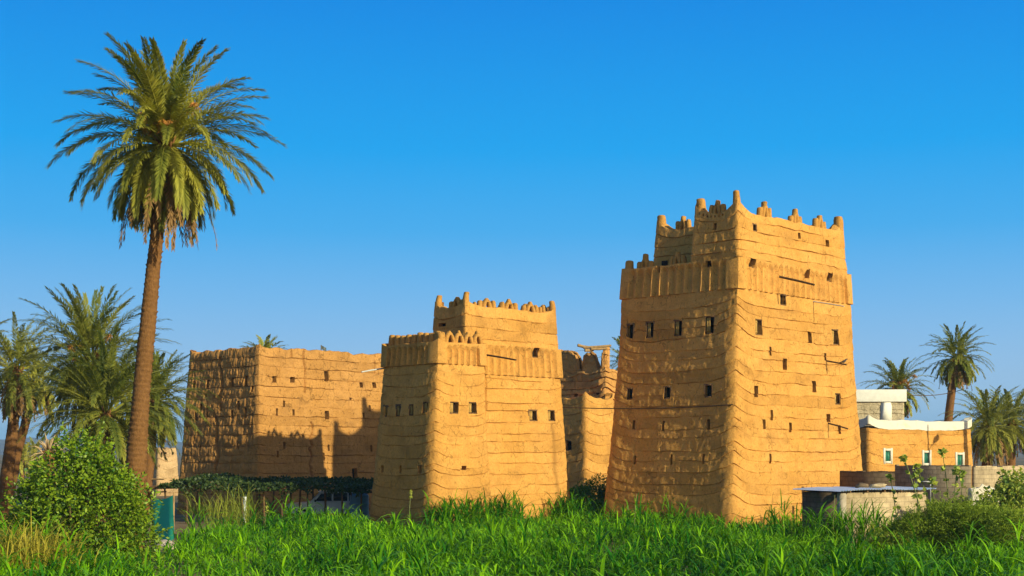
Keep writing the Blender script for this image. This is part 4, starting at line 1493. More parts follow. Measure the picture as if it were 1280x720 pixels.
palm('palm cut off by the left edge, only the tips of its fronds in the picture',
     [(-34, 640), (-32, 520), (-30, 440)], 82.0, [.34, .3], 2.4, n=44, seed=27, npair=34, leaf=.42, lw=.021, dead=8, tint=.5)
palm('small palm showing only its crown above the roof of the broad weathered house',
     [(333, 620), (332, 520), (331, 448)], 112.0, [.3, .28], 1.75, n=40, seed=31, npair=30, leaf=.42, lw=.028, dead=0, tint=.55, stub=False)
palm('palm of which a single green tuft shows beside the ruined arches', [(784, 620), (783, 520), (782, 452)], 122.0, [.3, .28], 2.2, n=40, seed=33, npair=30, leaf=.42, lw=.028, dead=0, tint=.5, stub=False)
palm('short-crowned palm with orange fruit stalks rising behind the stone house roof',
     [(1120, 600), (1121, 540), (1123, 487)], 124.0, [.34, .3], 2.8, n=76, seed=35, npair=36, leaf=.46, lw=.028, dead=16, fruit=9, low=-66, tint=.36)
palm('tallest palm on the right, slim bent trunk and small crown above the limewashed house',
     [(1180, 610), (1184, 540), (1190, 485), (1196, 448)], 110.0, [.36, .34, .30, .28], 2.5, n=74, seed=38, npair=36, leaf=.40, lw=.025, dead=20, low=-76, tint=.36, skirt=1.0)
palm('low palm with a shaggy brown skirt right behind the corner of the limewashed house',
     [(1232, 640), (1234, 580), (1236, 533)], 104.0, [.42, .38], 3.0, n=84, seed=41, npair=38, leaf=.44, lw=.024, dead=34, low=-62, tint=.40, skirt=1.15)
palm('rightmost palm in the picture, behind the low shaggy one',
     [(1262, 640), (1263, 590), (1264, 530)], 112.0, [.4, .36], 2.9, n=78, seed=44, npair=36, leaf=.44, lw=.026, dead=16, low=-60, tint=.33)
for i, (u, v, Y_, lab) in enumerate(((28, 575, 190, 'hazy far palm low above the left fields, nearest the dark trunk'), (42, 570, 205, 'hazy far palm low on the left, next to the cut palm stump'))):
    palm(lab, [(u, 610), (u, 590), (u + .5, v)], Y_, [.3, .28], 2.5, n=44, seed=50 + i, npair=24, leaf=.5, lw=.045, dead=0, tint=.8, stub=False)

# a dead palm, cut short, dry leaf stubs fanning out
ps = ground(62, 62.0)
dp = thing('palm_stump', 'dead pale palm stump bristling with dry leaf stubs behind the round bush', 'stump', ps)
V, Q = trunk_mesh([ps + np.array([0, 0, -.1]), ps + np.array([0, 0, 2.0]), at(60, 563, 62)], [.34, .3, .3], seed=3)
np_mesh('trunk', V, Q, BARK, dp)
m = MB(); rg = random.Random(6)
tp = at(60, 563, 62)
for i in range(60):
    a_ = rg.uniform(0, 6.28); e_ = rg.uniform(-.5, 1.3); L = rg.uniform(.35, .85)
    d_ = np.array([math.cos(a_) * math.cos(e_), math.sin(a_) * math.cos(e_), math.sin(e_)])
    b_ = tp + d_ * .2 - np.array([0, 0, rg.uniform(0, .4)])
    m.tube([b_, b_ + d_ * L * .6 + np.array([0, 0, .03]), b_ + d_ * L + np.array([0, 0, -.06])], [(.05, .03), (.035, .02), (.015, .012)], seg=5)
m.build('leaf_stubs', plain_mat('dry_stub', (0.45, 0.31, 0.16), .9, .3, 6), dp)
# ------------------------------------------------------------------ shrubs, field, weeds
GRASS = leaf_mat('fodder_leaf', (0.016, 0.125, 0.003), (0.27, 0.54, 0.004), 0.22, 0.5, 0.12, (1.3, 1.3, .4))
GRASS_DRY = leaf_mat('dry_grass', (0.26, 0.23, 0.02), (0.56, 0.46, 0.06), 0.3, 0.7, 0.1, (1.2, 1.1, .6))
WEED = leaf_mat('weed_leaf', (0.12, 0.19, 0.02), (0.42, 0.42, 0.05), 0.3, 0.6, 0.15, (1.2, 1.1, .6))
BUSH = leaf_mat('bush_leaf', (0.032, 0.115, 0.006), (0.27, 0.37, 0.014), 0.26, 0.45, 0.3)
TAM = leaf_mat('needle_leaf', (0.055, 0.12, 0.010), (0.28, 0.36, 0.03), 0.26, 0.6, 0.15)
MILK = leaf_mat('broad_grey_leaf', (0.12, 0.22, 0.04), (0.50, 0.52, 0.08), 0.28, 0.55, 0.25)
VINE = leaf_mat('vine_leaf', (0.018, 0.045, 0.012), (0.07, 0.10, 0.02), 0.25, 0.5, 0.25)
STEM = plain_mat('green_stem', (0.16, 0.17, 0.05), 0.8, 0.3, 6)
TWIG = plain_mat('brown_twig', (0.12, 0.075, 0.035), 0.9, 0.3, 6)


def rand_dirs(rng, n):
    v = rng.normal(size=(n, 3))
    return norm(v)


def leaf_cloud(fol, rng, P, size, up=0.3, tint=0.5, spread=0.2, aspect=0.34, outward=None, jitter=.3):
    n = len(P)
    d = rand_dirs(rng, n)
    if outward is not None:
        d = norm(d * .8 + outward * .8)
    d[:, 2] += up * .3
    d = norm(d)
    sd = norm(np.cross(d, rand_dirs(rng, n)))
    ln = size * rng.uniform(1 - jitter, 1 + jitter, n)
    tip = P + d * ln[:, None]
    tip[:, 2] -= ln * .15
    tn = np.clip(tint + rng.normal(0, spread, n), 0, 1)
    kites(fol, P, tip, sd * (ln * aspect)[:, None], tn, np.clip(tn + .08, 0, 1), fold=np.cross(d, sd) * (ln * .06)[:, None])


def blob_points(rng, n, lumps, shell=.35):
    """points near the surface and through the volume of a union of ellipsoids"""
    out, dirs = [], []
    vol = np.array([l[3] * l[4] * l[5] for l in lumps]) ** (2 / 3)
    for l, k in zip(lumps, (vol / vol.sum() * n).astype(int)):
        d = rand_dirs(rng, k)
        r = 1 - shell * rng.random(k) ** 1.6
        nz = fbm(d[:, 0] * 2.2 + l[0], d[:, 1] * 2.2 + l[1], d[:, 2] * 2.2, int(abs(l[0] * 7)) % 97, 3)
        r = r * (1 + .30 * nz)
        out.append(np.array(l[:3]) + d * r[:, None] * np.array(l[3:6]))
        dirs.append(d)
    P, D_ = np.concatenate(out), np.concatenate(dirs)
    k = P[:, 2] > 0.03
    return P[k], D_[k]


def shrub(label, base, lumps, n, leaf, mat, seed, tint=.5, aspect=.34, cat='shrub', name='shrub', nb=14, spread=.22, group=None, up=.3, shell=.35, shoots=0):
    rng = np.random.default_rng(seed)
    root = thing(name, label, cat, base, group)
    P, D_ = blob_points(rng, n, lumps, shell)
    # gather leaves into sprays so gaps open between them
    g = fbm(P[:, 0] * 3.2, P[:, 1] * 3.2, P[:, 2] * 3.2, seed, 2)
    keep = g > -.42 + .35 * rng.normal(size=len(P)) * .6
    P, D_ = P[keep], D_[keep]
    fol = Fol()
    for _ in range(shoots):          # sprigs that break the outline
        l = lumps[rng.integers(len(lumps))]
        d = rand_dirs(rng, 1)[0]; d[2] = abs(d[2]) * .9 + .1
        q0 = np.array(l[:3]) + d * np.array(l[3:6]) * .9
        L = rng.uniform(.2, .75)
        dd = norm(d + np.array([0, 0, rng.uniform(.2, 1.2)]) + rng.normal(0, .25, 3))
        k_ = int(10 + 26 * L)
        tt_ = rng.random(k_)
        leaf_cloud(fol, rng, q0 + dd * (tt_ * L)[:, None] + rng.normal(0, .035, (k_, 3)), leaf * .9, .6, tint + .1, spread, aspect, np.tile(dd, (k_, 1)))
    leaf_cloud(fol, rng, P, leaf, up, tint, spread, aspect, D_)
    fol.build('foliage', mat, root)
    m = MB(); rg = random.Random(seed)
    b0 = np.array([*base[:2], base[2] if len(base) > 2 else 0])
    for i in range(nb):
        l = lumps[i % len(lumps)]
        e = np.array(l[:3]) + rand_dirs(rng, 1)[0] * np.array(l[3:6]) * .75
        e[2] = max(e[2], .4)
        s = b0 + np.array([rg.uniform(-.3, .3), rg.uniform(-.3, .3), -.1])
        mid = (s + e) / 2 + np.array([rg.uniform(-.2, .2), rg.uniform(-.2, .2), .2])
        m.tube([s, mid, e], [.05, .035, .012], seg=5)
    m.build('branches', TWIG, root)
    return root


# the round bush below the tall palm
Bc = ground(104, 46.0)
bx, by = Bc[0], Bc[1]
lumps = [(bx - .1, by, 1.9, 1.75, 1.6, 2.0), (bx + 1.05, by - .1, 1.6, 1.3, 1.3, 1.75), (bx - 1.4, by + .1, 1.45, 1.3, 1.25, 1.45), (bx + .05, by + .1, 3.2, 1.05, 1.0, 1.15),
         (bx - .85, by - .2, 2.6, .95, 1.0, 1.15), (bx + 1.7, by - .2, .9, .9, 1.0, 1.15), (bx + .95, by, 2.85, .7, .8, .85), (bx - 2.05, by, .9, .85, .9, .95), (bx - .3, by - .3, 3.95, .5, .5, .5),
         (bx + .45, by - .2, 4.0, .35, .4, .45), (bx - 1.5, by - .2, 2.75, .4, .4, .5), (bx + 1.55, by - .3, 2.3, .45, .4, .55), (bx - 1.95, by, 1.95, .4, .4, .5)]
shrub('large round leafy bush at the foot of the tall palm on the left', Bc, lumps, 30000, .145, BUSH, 3, tint=.5, aspect=.26, nb=26, spread=.32, shell=.5, shoots=90)
# wild shoots sticking out of it are part of the crown's uneven outline

# dark feathery shrubs on the right and a leafy one in the corner
def row_lumps(pts):
    return [(p[0], p[1], z, rx, ry, rz) for p, z, rx, ry, rz in pts]
sx = lambda u, Y: ground(u, Y)
shrub('wide dark feathery shrub sprawling in front of the block hut on the right', sx(1150, 51), row_lumps([(sx(1122, 51), .6, .9, 1.0, .75), (sx(1152, 51), .95, 1.0, 1.1, .95), (sx(1172, 51), 1.35, .7, .8, .75), (sx(1196, 50.5), 1.3, 1.1, 1.1, .9), (sx(1137, 51), 1.15, .45, .6, .5)]),
      52000, .12, TAM, 5, tint=.68, shoots=60, aspect=.10, up=1.2, nb=24, shell=.6)
shrub('dark feathery shrub by the right edge of the picture, next to the sprawling one', sx(1245, 49.5), row_lumps([(sx(1232, 50), 1.25, 1.2, 1.1, .9), (sx(1268, 49), 1.1, 1.1, 1.1, .85), (sx(1215, 50.5), 1.3, .8, .8, .8)]),
      42000, .12, TAM, 6, tint=.68, shoots=50, aspect=.10, up=1.2, nb=20, shell=.6)
shrub('tall leafy shrub with rounded leaves at the right edge, before the white plaster wall', sx(1262, 56), row_lumps([(sx(1262, 56), 1.9, 1.1, 1.0, 1.0), (sx(1240, 56), 1.6, .9, .9, .9), (sx(1284, 56), 2.0, 1.0, 1.0, 1.1), (sx(1275, 56), 2.75, .6, .6, .55), (sx(1255, 56), 2.75, .3, .3, .5)]),
      5200, .17, MILK, 7, tint=.45, aspect=.36, nb=22, spread=.3, shell=.8)
shrub('low green scrub closing the gap between the two towers', sx(735, 82), row_lumps([(sx(722, 82), .9, 1.0, 1.2, 1.1), (sx(742, 84), 1.1, 1.3, 1.2, 1.3), (sx(764, 84), .9, 1.0, 1.0, 1.0), (sx(712, 80), .5, .7, .7, .7), (sx(752, 80), .6, 1.2, 1.0, .8)]),
      26000, .16, BUSH, 8, tint=.35, aspect=.2, nb=16, shell=.5)

# milkweed: tall bare stalks with leaf pairs and balls of leaves near the tip
def milkweed(label, u, Y, top, lean, seed, group):
    rng = np.random.default_rng(seed)
    g = ground(u, Y)
    root = thing('milkweed', label, 'plant', g, group)
    tip = at(top[0], top[1], Y)
    L = tip - g
    m = MB()
    pts = [g + L * t + np.array([lean * t * (1 - t), 0, 0]) for t in np.linspace(0, 1, 7)]
    m.tube(pts, list(np.linspace(.03, .014, 7)), seg=6)
    m.build('stem', STEM, root)
    fol = Fol()
    P = []
    for t in list(np.linspace(.5, .95, 5)) + [1.0] * 3:
        c = g + L * t + np.array([lean * t * (1 - t), 0, 0])
        P += [c] * (4 if t < 1 else 6)
    P = np.array(P) + rng.normal(0, .02, (len(P), 3))
    leaf_cloud(fol, rng, P, .19, 1.2, .5, .3, .40)
    fol.build('leaves', MILK, root)
for i, (u, Y, top, ln, lab) in enumerate(((1125, 53, (1113, 597), .2, 'tall milkweed leaning left, leftmost of those before the shaded block wall'),
                                     (1150, 52.5, (1146, 592), -.1, 'stout milkweed with big leaf balls, beside the painted white outline'),
                                     (1166, 52, (1130, 572), .3, 'long milkweed stalk slanting left across the shaded block wall'),
                                     (1172, 52, (1165, 600), .1, 'short milkweed with a drooping leaf head right of the painted outline'),
                                     (1192, 52, (1178, 565), .2, 'tallest milkweed, its head in front of the middle green window'),
                                     (1188, 51.6, (1196, 588), -.1, 'milkweed leaning right beneath the rightmost green window'),
                                     (1198, 51.5, (1204, 592), -.1, 'thin milkweed stalk at the end of the shaded block wall'),
                                     (1180, 52.2, (1146, 582), .15, 'milkweed with a slim pale stalk slanting over the painted outline'))):
    milkweed(lab, u, Y, top, ln, 60 + i, 'milkweed stalks before the block wall')

# ---- the fodder field
def blades(rng, P, H, nl, seg, width, tint, lean=(.25, .9), len_k=(.55, .95)):
    """nl arching leaves per plant; vectorised over plants"""
    n = len(P)
    Vs, Qs, As = [], [], []
    off = 0
    for k in range(nl):
        az = rng.uniform(0, 2 * np.pi, n)
        h0 = H * (.82 * rng.random(n) ** .7)
        L = H * rng.uniform(len_k[0], len_k[1], n)
        e0 = np.radians(rng.uniform(48, 84, n))
        dr = rng.uniform(.9, 2.6, n)
        d = np.stack([np.cos(az), np.sin(az)], 1)
        c = P.copy()
        c[:, 2] += h0
        s = np.stack([-np.sin(az), np.cos(az), np.zeros(n)], 1)
        tw = rng.uniform(-.6, .6, n)
        rings = []
        w0 = width * rng.uniform(.7, 1.25, n)
        for i in range(seg + 1):
            t = i / seg
            wv = w0 * (np.interp(t, [0, .25, .6, 1], [.55, 1, .8, .03]))
            sv = s + np.stack([np.zeros(n), np.zeros(n), tw * t], 1)
            rings.append(np.stack([c + sv * wv[:, None], c - sv * wv[:, None]], 1))
            a = e0 - dr * t ** 1.3
            st = L / seg
            c = c + np.concatenate([d * (np.cos(a) * st)[:, None], (np.sin(a) * st)[:, None]], 1)
        V = np.stack(rings, 1).reshape(n, -1, 3)
        nv = V.shape[1]
        b = np.arange(n)[:, None] * nv + off
        q = np.concatenate([np.stack([b[:, 0] + 2 * i, b[:, 0] + 2 * i + 1, b[:, 0] + 2 * i + 3, b[:, 0] + 2 * i + 2], 1) for i in range(seg)])
        tn = np.clip(tint + rng.normal(0, .22, n), 0, 1)
        A = np.clip(tn[:, None] + np.repeat(np.linspace(-.15, .18, seg + 1), 2)[None, :], 0, 1)
        Vs.append(V.reshape(-1, 3)); Qs.append(q); As.append(A.reshape(-1))
        off += n * nv
    return np.concatenate(Vs), np.concatenate(Qs), np.concatenate(As)


def inside(poly, X, Y):
    r = np.zeros(len(X), bool)
    j = len(poly) - 1
    for i in range(len(poly)):
        xi, yi = poly[i]; xj, yj = poly[j]
        c = ((yi > Y) != (yj > Y)) & (X < (xj - xi) * (Y - yi) / (yj - yi + 1e-12) + xi)
        r ^= c
        j = i
    return r


def field_height(X, Y):
    n = fbm(X * .22, Y * .13, 0, 301, 3)
    n2 = fbm(X * .9, Y * .9, 0, 305, 2)
    return 1 + .42 * n + .26 * n2


rng = np.random.default_rng(77)
gfar = [ground(-60, 47)[:2], ground(196, 47)[:2], ground(240, 58)[:2], ground(300, 67)[:2], ground(455, 71)[:2], ground(640, 74)[:2], ground(720, 80)[:2], ground(790, 80)[:2], ground(1000, 75)[:2],
        ground(1010, 66)[:2], ground(1050, 57)[:2], ground(1190, 54)[:2], ground(1400, 52)[:2]]
poly = [ground(-140, 20)[:2]] + gfar + [ground(1420, 20)[:2]]
FV, FQ, FA = [], [], []
nv = 0
for (y0, y1, dens, nl, seg, wd) in ((19, 31, 28, 11, 4, .019), (31, 44, 20, 11, 4, .020), (44, 60, 17, 9, 3, .021), (60, 81, 14, 8, 3, .024)):
    hw = (y1 * .40) + 2
    n = int((y1 - y0) * 2 * hw * dens)
    X = rng.uniform(-hw, hw, n); Yv = rng.uniform(y0, y1, n)
    k = inside(poly, X, Yv) & (np.abs(X) < Yv * .395 + 1.5)
    X, Yv = X[k], Yv[k]
    # keep the houses and hut clear
    for hs_, mg in ((a1, .25), (a2, .25), (b1, .3)):
        pl = [hs_.pts[j] - hs_.miter[j] * (-mg) for j in range(hs_.n)]
        kk = ~inside(pl, X, Yv)
        X, Yv = X[kk], Yv[kk]
    hp = [P8 + R8 * u + L8 * v for u, v in ((-.3, -.15), (U8 + .2, -.15), (U8 + .2, V8 + .2), (-.3, V8 + .2))]
    kk = ~inside(hp, X, Yv)
    X, Yv = X[kk], Yv[kk]
    dn = fbm(X * .35, Yv * .35, 0, 311, 3)
    kk = dn > -.60 + .45 * rng.random(len(X))
    X, Yv, dn = X[kk], Yv[kk], dn[kk]
    H = .80 * field_height(X, Yv) * rng.uniform(.72, 1.2, len(X))
    H *= np.interp(Yv, [20, 30, 60, 72, 80], [1.0, 1.0, .95, .80, .75])
    tall = rng.random(len(X)) < .02
    H = np.where(tall, H * 1.35, H)
    Pz = np.stack([X, Yv, np.full(len(X), -.05)], 1)
    tn = .38 + .32 * fbm(X * .18, Yv * .14, 0, 321, 3) + .12 * fbm(X * 1.1, Yv * 1.1, 0, 323, 2)
    V, Q, A = blades(rng, Pz, H, nl, seg, wd, tn, len_k=(.28, .62))
    FV.append(V); FQ.append(Q + nv); FA.append(A); nv += len(V)
# broad-leaved shoots standing a little above the rest
n = 2300
Yv = 20 + 58 * rng.random(n) ** 1.25; X = rng.uniform(-1, 1, n) * (Yv * .395 + 1.5)
k = inside(poly, X, Yv) & (fbm(X * .3, Yv * .3, 0, 341, 2) > -.15)
for hs_ in (a1, a2, b1):
    k &= ~inside([hs_.pts[j] - hs_.miter[j] * (-.3) for j in range(hs_.n)], X, Yv)
k &= ~inside(hp, X, Yv)
X, Yv = X[k], Yv[k]
H = field_height(X, Yv) * rng.uniform(.8, 1.35, len(X)) * np.interp(Yv, [20, 60, 80], [1.0, .95, .8])
V, Q, A = blades(rng, np.stack([X, Yv, np.full(len(X), -.05)], 1), H, 8, 5, .029, np.clip(.35 + .25 * rng.normal(size=len(X)), 0, 1), len_k=(.5, .95))
FV.append(V); FQ.append(Q + nv); FA.append(A); nv += len(V)
gf = np_mesh('grass', np.concatenate(FV), np.concatenate(FQ), GRASS, None, attrs={'tint': np.concatenate(FA)})
tag(gf, 'dense bright green fodder grass filling the field in the foreground', 'grass', kind='stuff')
FV = FQ = FA = None

# taller straggling clumps along the foot of the towers and beside the pergola
def clump(name, label, spots, H, n, mat, seed, wd=.02, nl=6, cat='weeds', kind='stuff', spread=.5, tint=.5):
    rng = np.random.default_rng(seed)
    Ps = np.concatenate([np.array(s) + np.concatenate([rng.normal(0, spread, (n, 2)), np.zeros((n, 1))], 1) for s in spots])
    Hh = H * rng.uniform(.55, 1.15, len(Ps))
    Ps[:, 2] = -.05
    V, Q, A = blades(rng, Ps, Hh, nl, 4, wd, np.full(len(Ps), tint))
    o = np_mesh(name, V, Q, mat, None, attrs={'tint': A})
    tag(o, label, cat, kind=kind)
    return o
clump('tall_grass', 'taller dark grass clumps along the foot of the middle tower', [ground(u, 68.4 + (u - 545) * .045) for u in (548, 560, 575, 590, 606, 622, 634, 648)] + [ground(u, 76) for u in (690, 700, 716, 724)], 1.55, 22, GRASS, 81, .03, cat='grass', spread=.45, tint=.22)
clump('tall_grass', 'taller grass clumps at the foot of the tallest tower', [ground(u, 71.5) for u in (765, 790, 802, 838, 850, 880, 905, 945, 975)], 1.35, 10, GRASS, 82, .028, cat='grass', spread=.5, tint=.35)
clump('tall_grass', 'tall grass growing round the block hut', [ground(u, 56.2) for u in (1035, 1046, 1058, 1092, 1100, 1018)], 1.5, 16, GRASS, 86, .024, cat='grass', spread=.4, tint=.45)
clump('weeds', 'yellow green weeds growing up before the vine pergola', [ground(u, 66) for u in (262, 275, 285, 296, 305)] + [ground(u, 64) for u in (282, 294)], 1.9, 9, WEED, 83, .012, tint=.6, spread=.55, nl=9)
clump('dry_grass', 'yellow dry grass at the left edge of the field below the round bush', [ground(u, 40) for u in (-8, 8, 20, 34, 48, 60)] + [ground(u, 38.5) for u in (5, 25, 45)], 1.5, 30, GRASS_DRY, 84, .013, tint=.55, spread=.5, nl=8)
clump('dry_grass', 'thin straw coloured stalks between the field and the block hut', [ground(u, 54) for u in (1090, 1110, 1135)], 1.0, 14, GRASS_DRY, 85, .014, tint=.3, spread=.6)

# single tall plants that stand out above the field
def seed_stalk(label, u, Y, vtop, seed, head=True, leaves=3):
    g = ground(u, Y); tp = at(u + 2.5, vtop, Y)
    root = thing('grass_stalk', label, 'plant', g)
    m = MB()
    m.tube([g, g * .5 + tp * .5 + np.array([-.03, 0, 0]), tp], [.022, .018, .012], seg=6)
    m.build('stem', STEM, root)
    rng = np.random.default_rng(seed)
    if head:
        fol = Fol()
        leaf_cloud(fol, rng, np.array([tp + np.array([0, 0, -z]) for z in np.linspace(-.02, .34, 60)]) + rng.normal(0, .035, (60, 3)), .09, 1.5, .85, .15, .3)
        fol.build('seed_head', GRASS_DRY if head == 'dry' else MILK, root)
    fol = Fol()
    if leaves:
        Pq = np.array([g * (1 - t) + tp * t for t in np.linspace(.45, .85, leaves)])
        leaf_cloud(fol, rng, Pq, .5, .5, .6, .2, .07)
        fol.build('leaves', GRASS, root)
seed_stalk('lone tall stalk with a yellow seed head before the shaded middle tower face', 511, 66, 614, 1, True, 0)
seed_stalk('tall leafy sorghum stalk in front of the white car', 374, 64, 628, 2, False, 4)
seed_stalk('tall leafy stalk before the left face of the tallest tower', 793, 66, 617, 3, False, 5)
seed_stalk('thin stalk standing up in the grass left of the white car', 331, 65, 632, 4, True, 3)
seed_stalk('leafy stalk by the left wall of the block hut', 1041, 55.5, 619, 5, False, 6)
# ------------------------------------------------------------------ pergola, car, shade cloth
pg0 = ground(205, 78.5)
perg = thing('vine_pergola', 'long low vine-covered pole pergola along the foot of the broad weathered house', 'pergola', pg0)
rg = random.Random(12)
# local frame: along the house front edge (right, slightly back), depth towards the house
A0 = np.array([*ground(196, 79)[:2], 0]); A1 = np.array([*ground(462, 77.5)[:2], 0])
ea = (A1 - A0); La = np.linalg.norm(ea); ea = ea / La
ed = np.array([-ea[1], ea[0], 0])
dep = 5.0
def pgp(s, d, z):
    return A0 + ea * s + ed * d + np.array([0, 0, z])
roofz = lambda s, d: 1.95 + .10 * math.sin(s * .9) - .03 * s * .25 + .05 * d
for i in range(9):
    for d in (0.1, 2.5, 4.7):
        s = .5 + i * (La - 1) / 8 + rg.uniform(-.35, .35)
        z = roofz(s, d)
        r = rg.uniform(.045, .07)
        MB().tube([pgp(s, d, -.2), pgp(s + rg.uniform(-.06, .06), d, z * .5), pgp(s + rg.uniform(-.08, .08), d, z)], [r, r * .95, r * .85], seg=8, jit=.06, rng=rg).build('post', WOOD if rg.random() < .8 else POLE, perg, smooth=True)
for d in (0.0, 2.5, 4.8):
    s = -.6
    while s < La:
        l = rg.uniform(2.6, 4.0)
        e = min(s + l, La + .4)
        MB().tube([pgp(s, d + rg.uniform(-.1, .1), roofz(s, d) + .05), pgp((s + e) / 2, d, roofz((s + e) / 2, d) + .02), pgp(e, d + rg.uniform(-.1, .1), roofz(e, d) + .07)], [.06, .055, .045], seg=8, jit=.06, rng=rg).build('beam', WOOD, perg, smooth=True)
        s += l - .3
s = -.3
while s < La + .2:
    d1 = rg.uniform(-.5, .1)
    tw = rg.uniform(-.4, .4)
    MB().tube([pgp(s, d1, roofz(s, 0) + .12), pgp(s + tw * .5, 2.4, roofz(s, 2.4) + .1), pgp(s + tw, 5.0, roofz(s, 5) + .12)], [.03, .03, .022], seg=6).build('roof_pole', WOOD_PALE if rg.random() < .3 else WOOD, perg, smooth=True)
    s += rg.uniform(.28, .5)
rng = np.random.default_rng(4)
n = 12000
S_ = rng.uniform(.3, La, n); D_ = rng.uniform(-.35, 5.1, n)
hgt = np.clip(.5 + .6 * fbm(S_ * .55, D_ * .5, 0, 5, 3), 0, 1.2)
keep = hgt > .15 + .25 * rng.random(n)
S_, D_, hgt = S_[keep], D_[keep], hgt[keep]
Zr = np.array([roofz(s, d) for s, d in zip(S_, D_)])
P = A0 + ea * S_[:, None] + ed * D_[:, None]
P[:, 2] = Zr + .12 + rng.random(len(S_)) * hgt * .38
fol = Fol()
leaf_cloud(fol, rng, P, .17, .5, .45, .22, .42)
nh = 1500   # sprays hanging over the front edge
Sh = rng.uniform(.3, La, nh)
hang = np.clip(fbm(Sh * 1.6, 0, 0, 8, 2), 0, 1)
P = A0 + ea * Sh[:, None] + ed * rng.uniform(-.5, .1, nh)[:, None]
P[:, 2] = np.array([roofz(s, 0) for s in Sh]) + .1 - rng.random(nh) * hang * .7
leaf_cloud(fol, rng, P, .16, -.6, .45, .2, .42)
fol.build('vine', VINE, perg)
# rough rails sticking out at its left end
for (p, q, r) in ((pgp(-2.2, .3, 1.80), pgp(1.2, .2, 1.98), .05), (pgp(-1.6, 1.0, 2.35), pgp(.2, .6, 2.45), .045), (pgp(-2.0, .8, 1.5), pgp(.3, .7, 1.75), .04)):
    MB().tube([p, (p + q) / 2 + np.array([0, 0, .05]), q], r, seg=8).build('rail', WOOD_PALE, perg, smooth=True)
MB().tube([pgp(-1.0, .6, -.1), pgp(-1.0, .6, 1.6), pgp(-.95, .6, 2.9)], [.13, .12, .10], seg=8, jit=.1, rng=rg).build('post', WOOD, perg, smooth=True)

wp = ground(306, 76.5)
o = thing('pipe_post', 'short white painted pipe standing under the front edge of the vine pergola', 'post', wp)
m = MB().tube([wp + np.array([0, 0, -.1]), wp + np.array([0, 0, 1.5])], .085, seg=14)
m.tube([wp + np.array([0, 0, 1.49]), wp + np.array([0, 0, 1.56])], .10, seg=14)
m.build('pipe', plain_mat('white_gloss', (.62, .66, .68), .4, .1, 4, .5), o, smooth=True)
bp_ = ground(449, 80.5)
o = thing('water_tank', 'pale blue upright water tank under the right end of the vine pergola', 'tank', bp_)
BLUE = plain_mat('blue_plastic', (.10, .24, .36), .45, .15, 4, .4)
m = MB().tube([bp_ + np.array([0, 0, z]) for z in (-.05, .05, .1, .5, .52, .56, .58, 1.0, 1.02, 1.06, 1.08, 1.5, 1.62, 1.66)], [.52, .55, .55, .55, .575, .575, .55, .55, .575, .575, .55, .55, .42, .2], seg=26)
m.build('barrel', BLUE, o, smooth=True)
MB().tube([bp_ + np.array([0, 0, 1.63]), bp_ + np.array([0, 0, 1.74])], .2, seg=18).build('lid', BLUE, o, smooth=True)

# ---- the car: an older white four-wheel drive, nose to the left
cc = ground(408, 82.5)
ca = deg(192)                 # heading of the nose
fx = np.array([math.cos(ca), math.sin(ca), 0]); fy = np.array([-fx[1], fx[0], 0])
car = thing('parked_car', 'white four-wheel-drive car parked in the shade under the vine pergola', 'car', cc)
PAINT = plain_mat('white_car_paint', (.60, .66, .70), .3, .05, 1.5, .5, bump=0)
GLASS = plain_mat('car_glass', (.02, .025, .03), .08, .1, 1, .6, bump=0)
RUBBER = plain_mat('tyre_rubber', (.02, .02, .02), .85, .2, 8, .2)
STEEL = plain_mat('wheel_steel', (.45, .45, .45), .4, .1, 5, .5, metal=.6)
LAMP = plain_mat('headlamp_lens', (.6, .62, .62), .12, .05, 3, .7, bump=0)
BLACKP = plain_mat('black_trim', (.02, .02, .022), .6, .1, 3, .3)
def cp(x, y, z):
    return cc + fx * x + fy * y + np.array([0, 0, z])
def loft(m, prof_by_y):
    """prof_by_y: list of (y, profile[(x, z)...]) with equal point counts"""
    n_ = len(prof_by_y[0][1])
    V = [cp(x, y, z) for y, pr in prof_by_y for x, z in pr]
    Q = []
    for a in range(len(prof_by_y) - 1):
        for i in range(n_):
            i2 = (i + 1) % n_
            Q.append((a * n_ + i, a * n_ + i2, (a + 1) * n_ + i2, (a + 1) * n_ + i))
    T = []
    for a, flip in ((0, True), (len(prof_by_y) - 1, False)):
        for i in range(1, n_ - 1):
            t = (a * n_, a * n_ + i, a * n_ + i + 1)
            T.append(t[::-1] if flip else t)
    return m.add(V, Q, T)
low = [(2.25, .42), (2.30, .55), (2.28, .80), (2.15, .96), (1.6, 1.03), (.95, 1.08), (.9, 1.10), (-2.2, 1.10), (-2.3, .95), (-2.32, .5), (-2.2, .40)]
lo2 = [(x * .985, .42 + (z - .42) * .97) for x, z in low]
m = MB(); loft(m, [(-.86, lo2), (-.80, low), (0, [(x + (.04 if x > 2 else 0), z + (.02 if z > 1 else 0)) for x, z in low]), (.80, low), (.86, lo2)])
m.build('body', PAINT, car, smooth=True, sharp=.5)
cab = [(1.0, 1.08), (.42, 1.66), (.30, 1.72), (-1.9, 1.74), (-2.1, 1.66), (-2.24, 1.08)]
cab2 = [(x * .97 - .01, 1.08 + (z - 1.08) * .97) for x, z in cab]
m = MB(); loft(m, [(-.78, [(a, b - .0) for a, b in cab2]), (-.70, cab), (.70, cab), (.78, cab2)])
m.build('cabin', PAINT, car, smooth=True, sharp=.5)
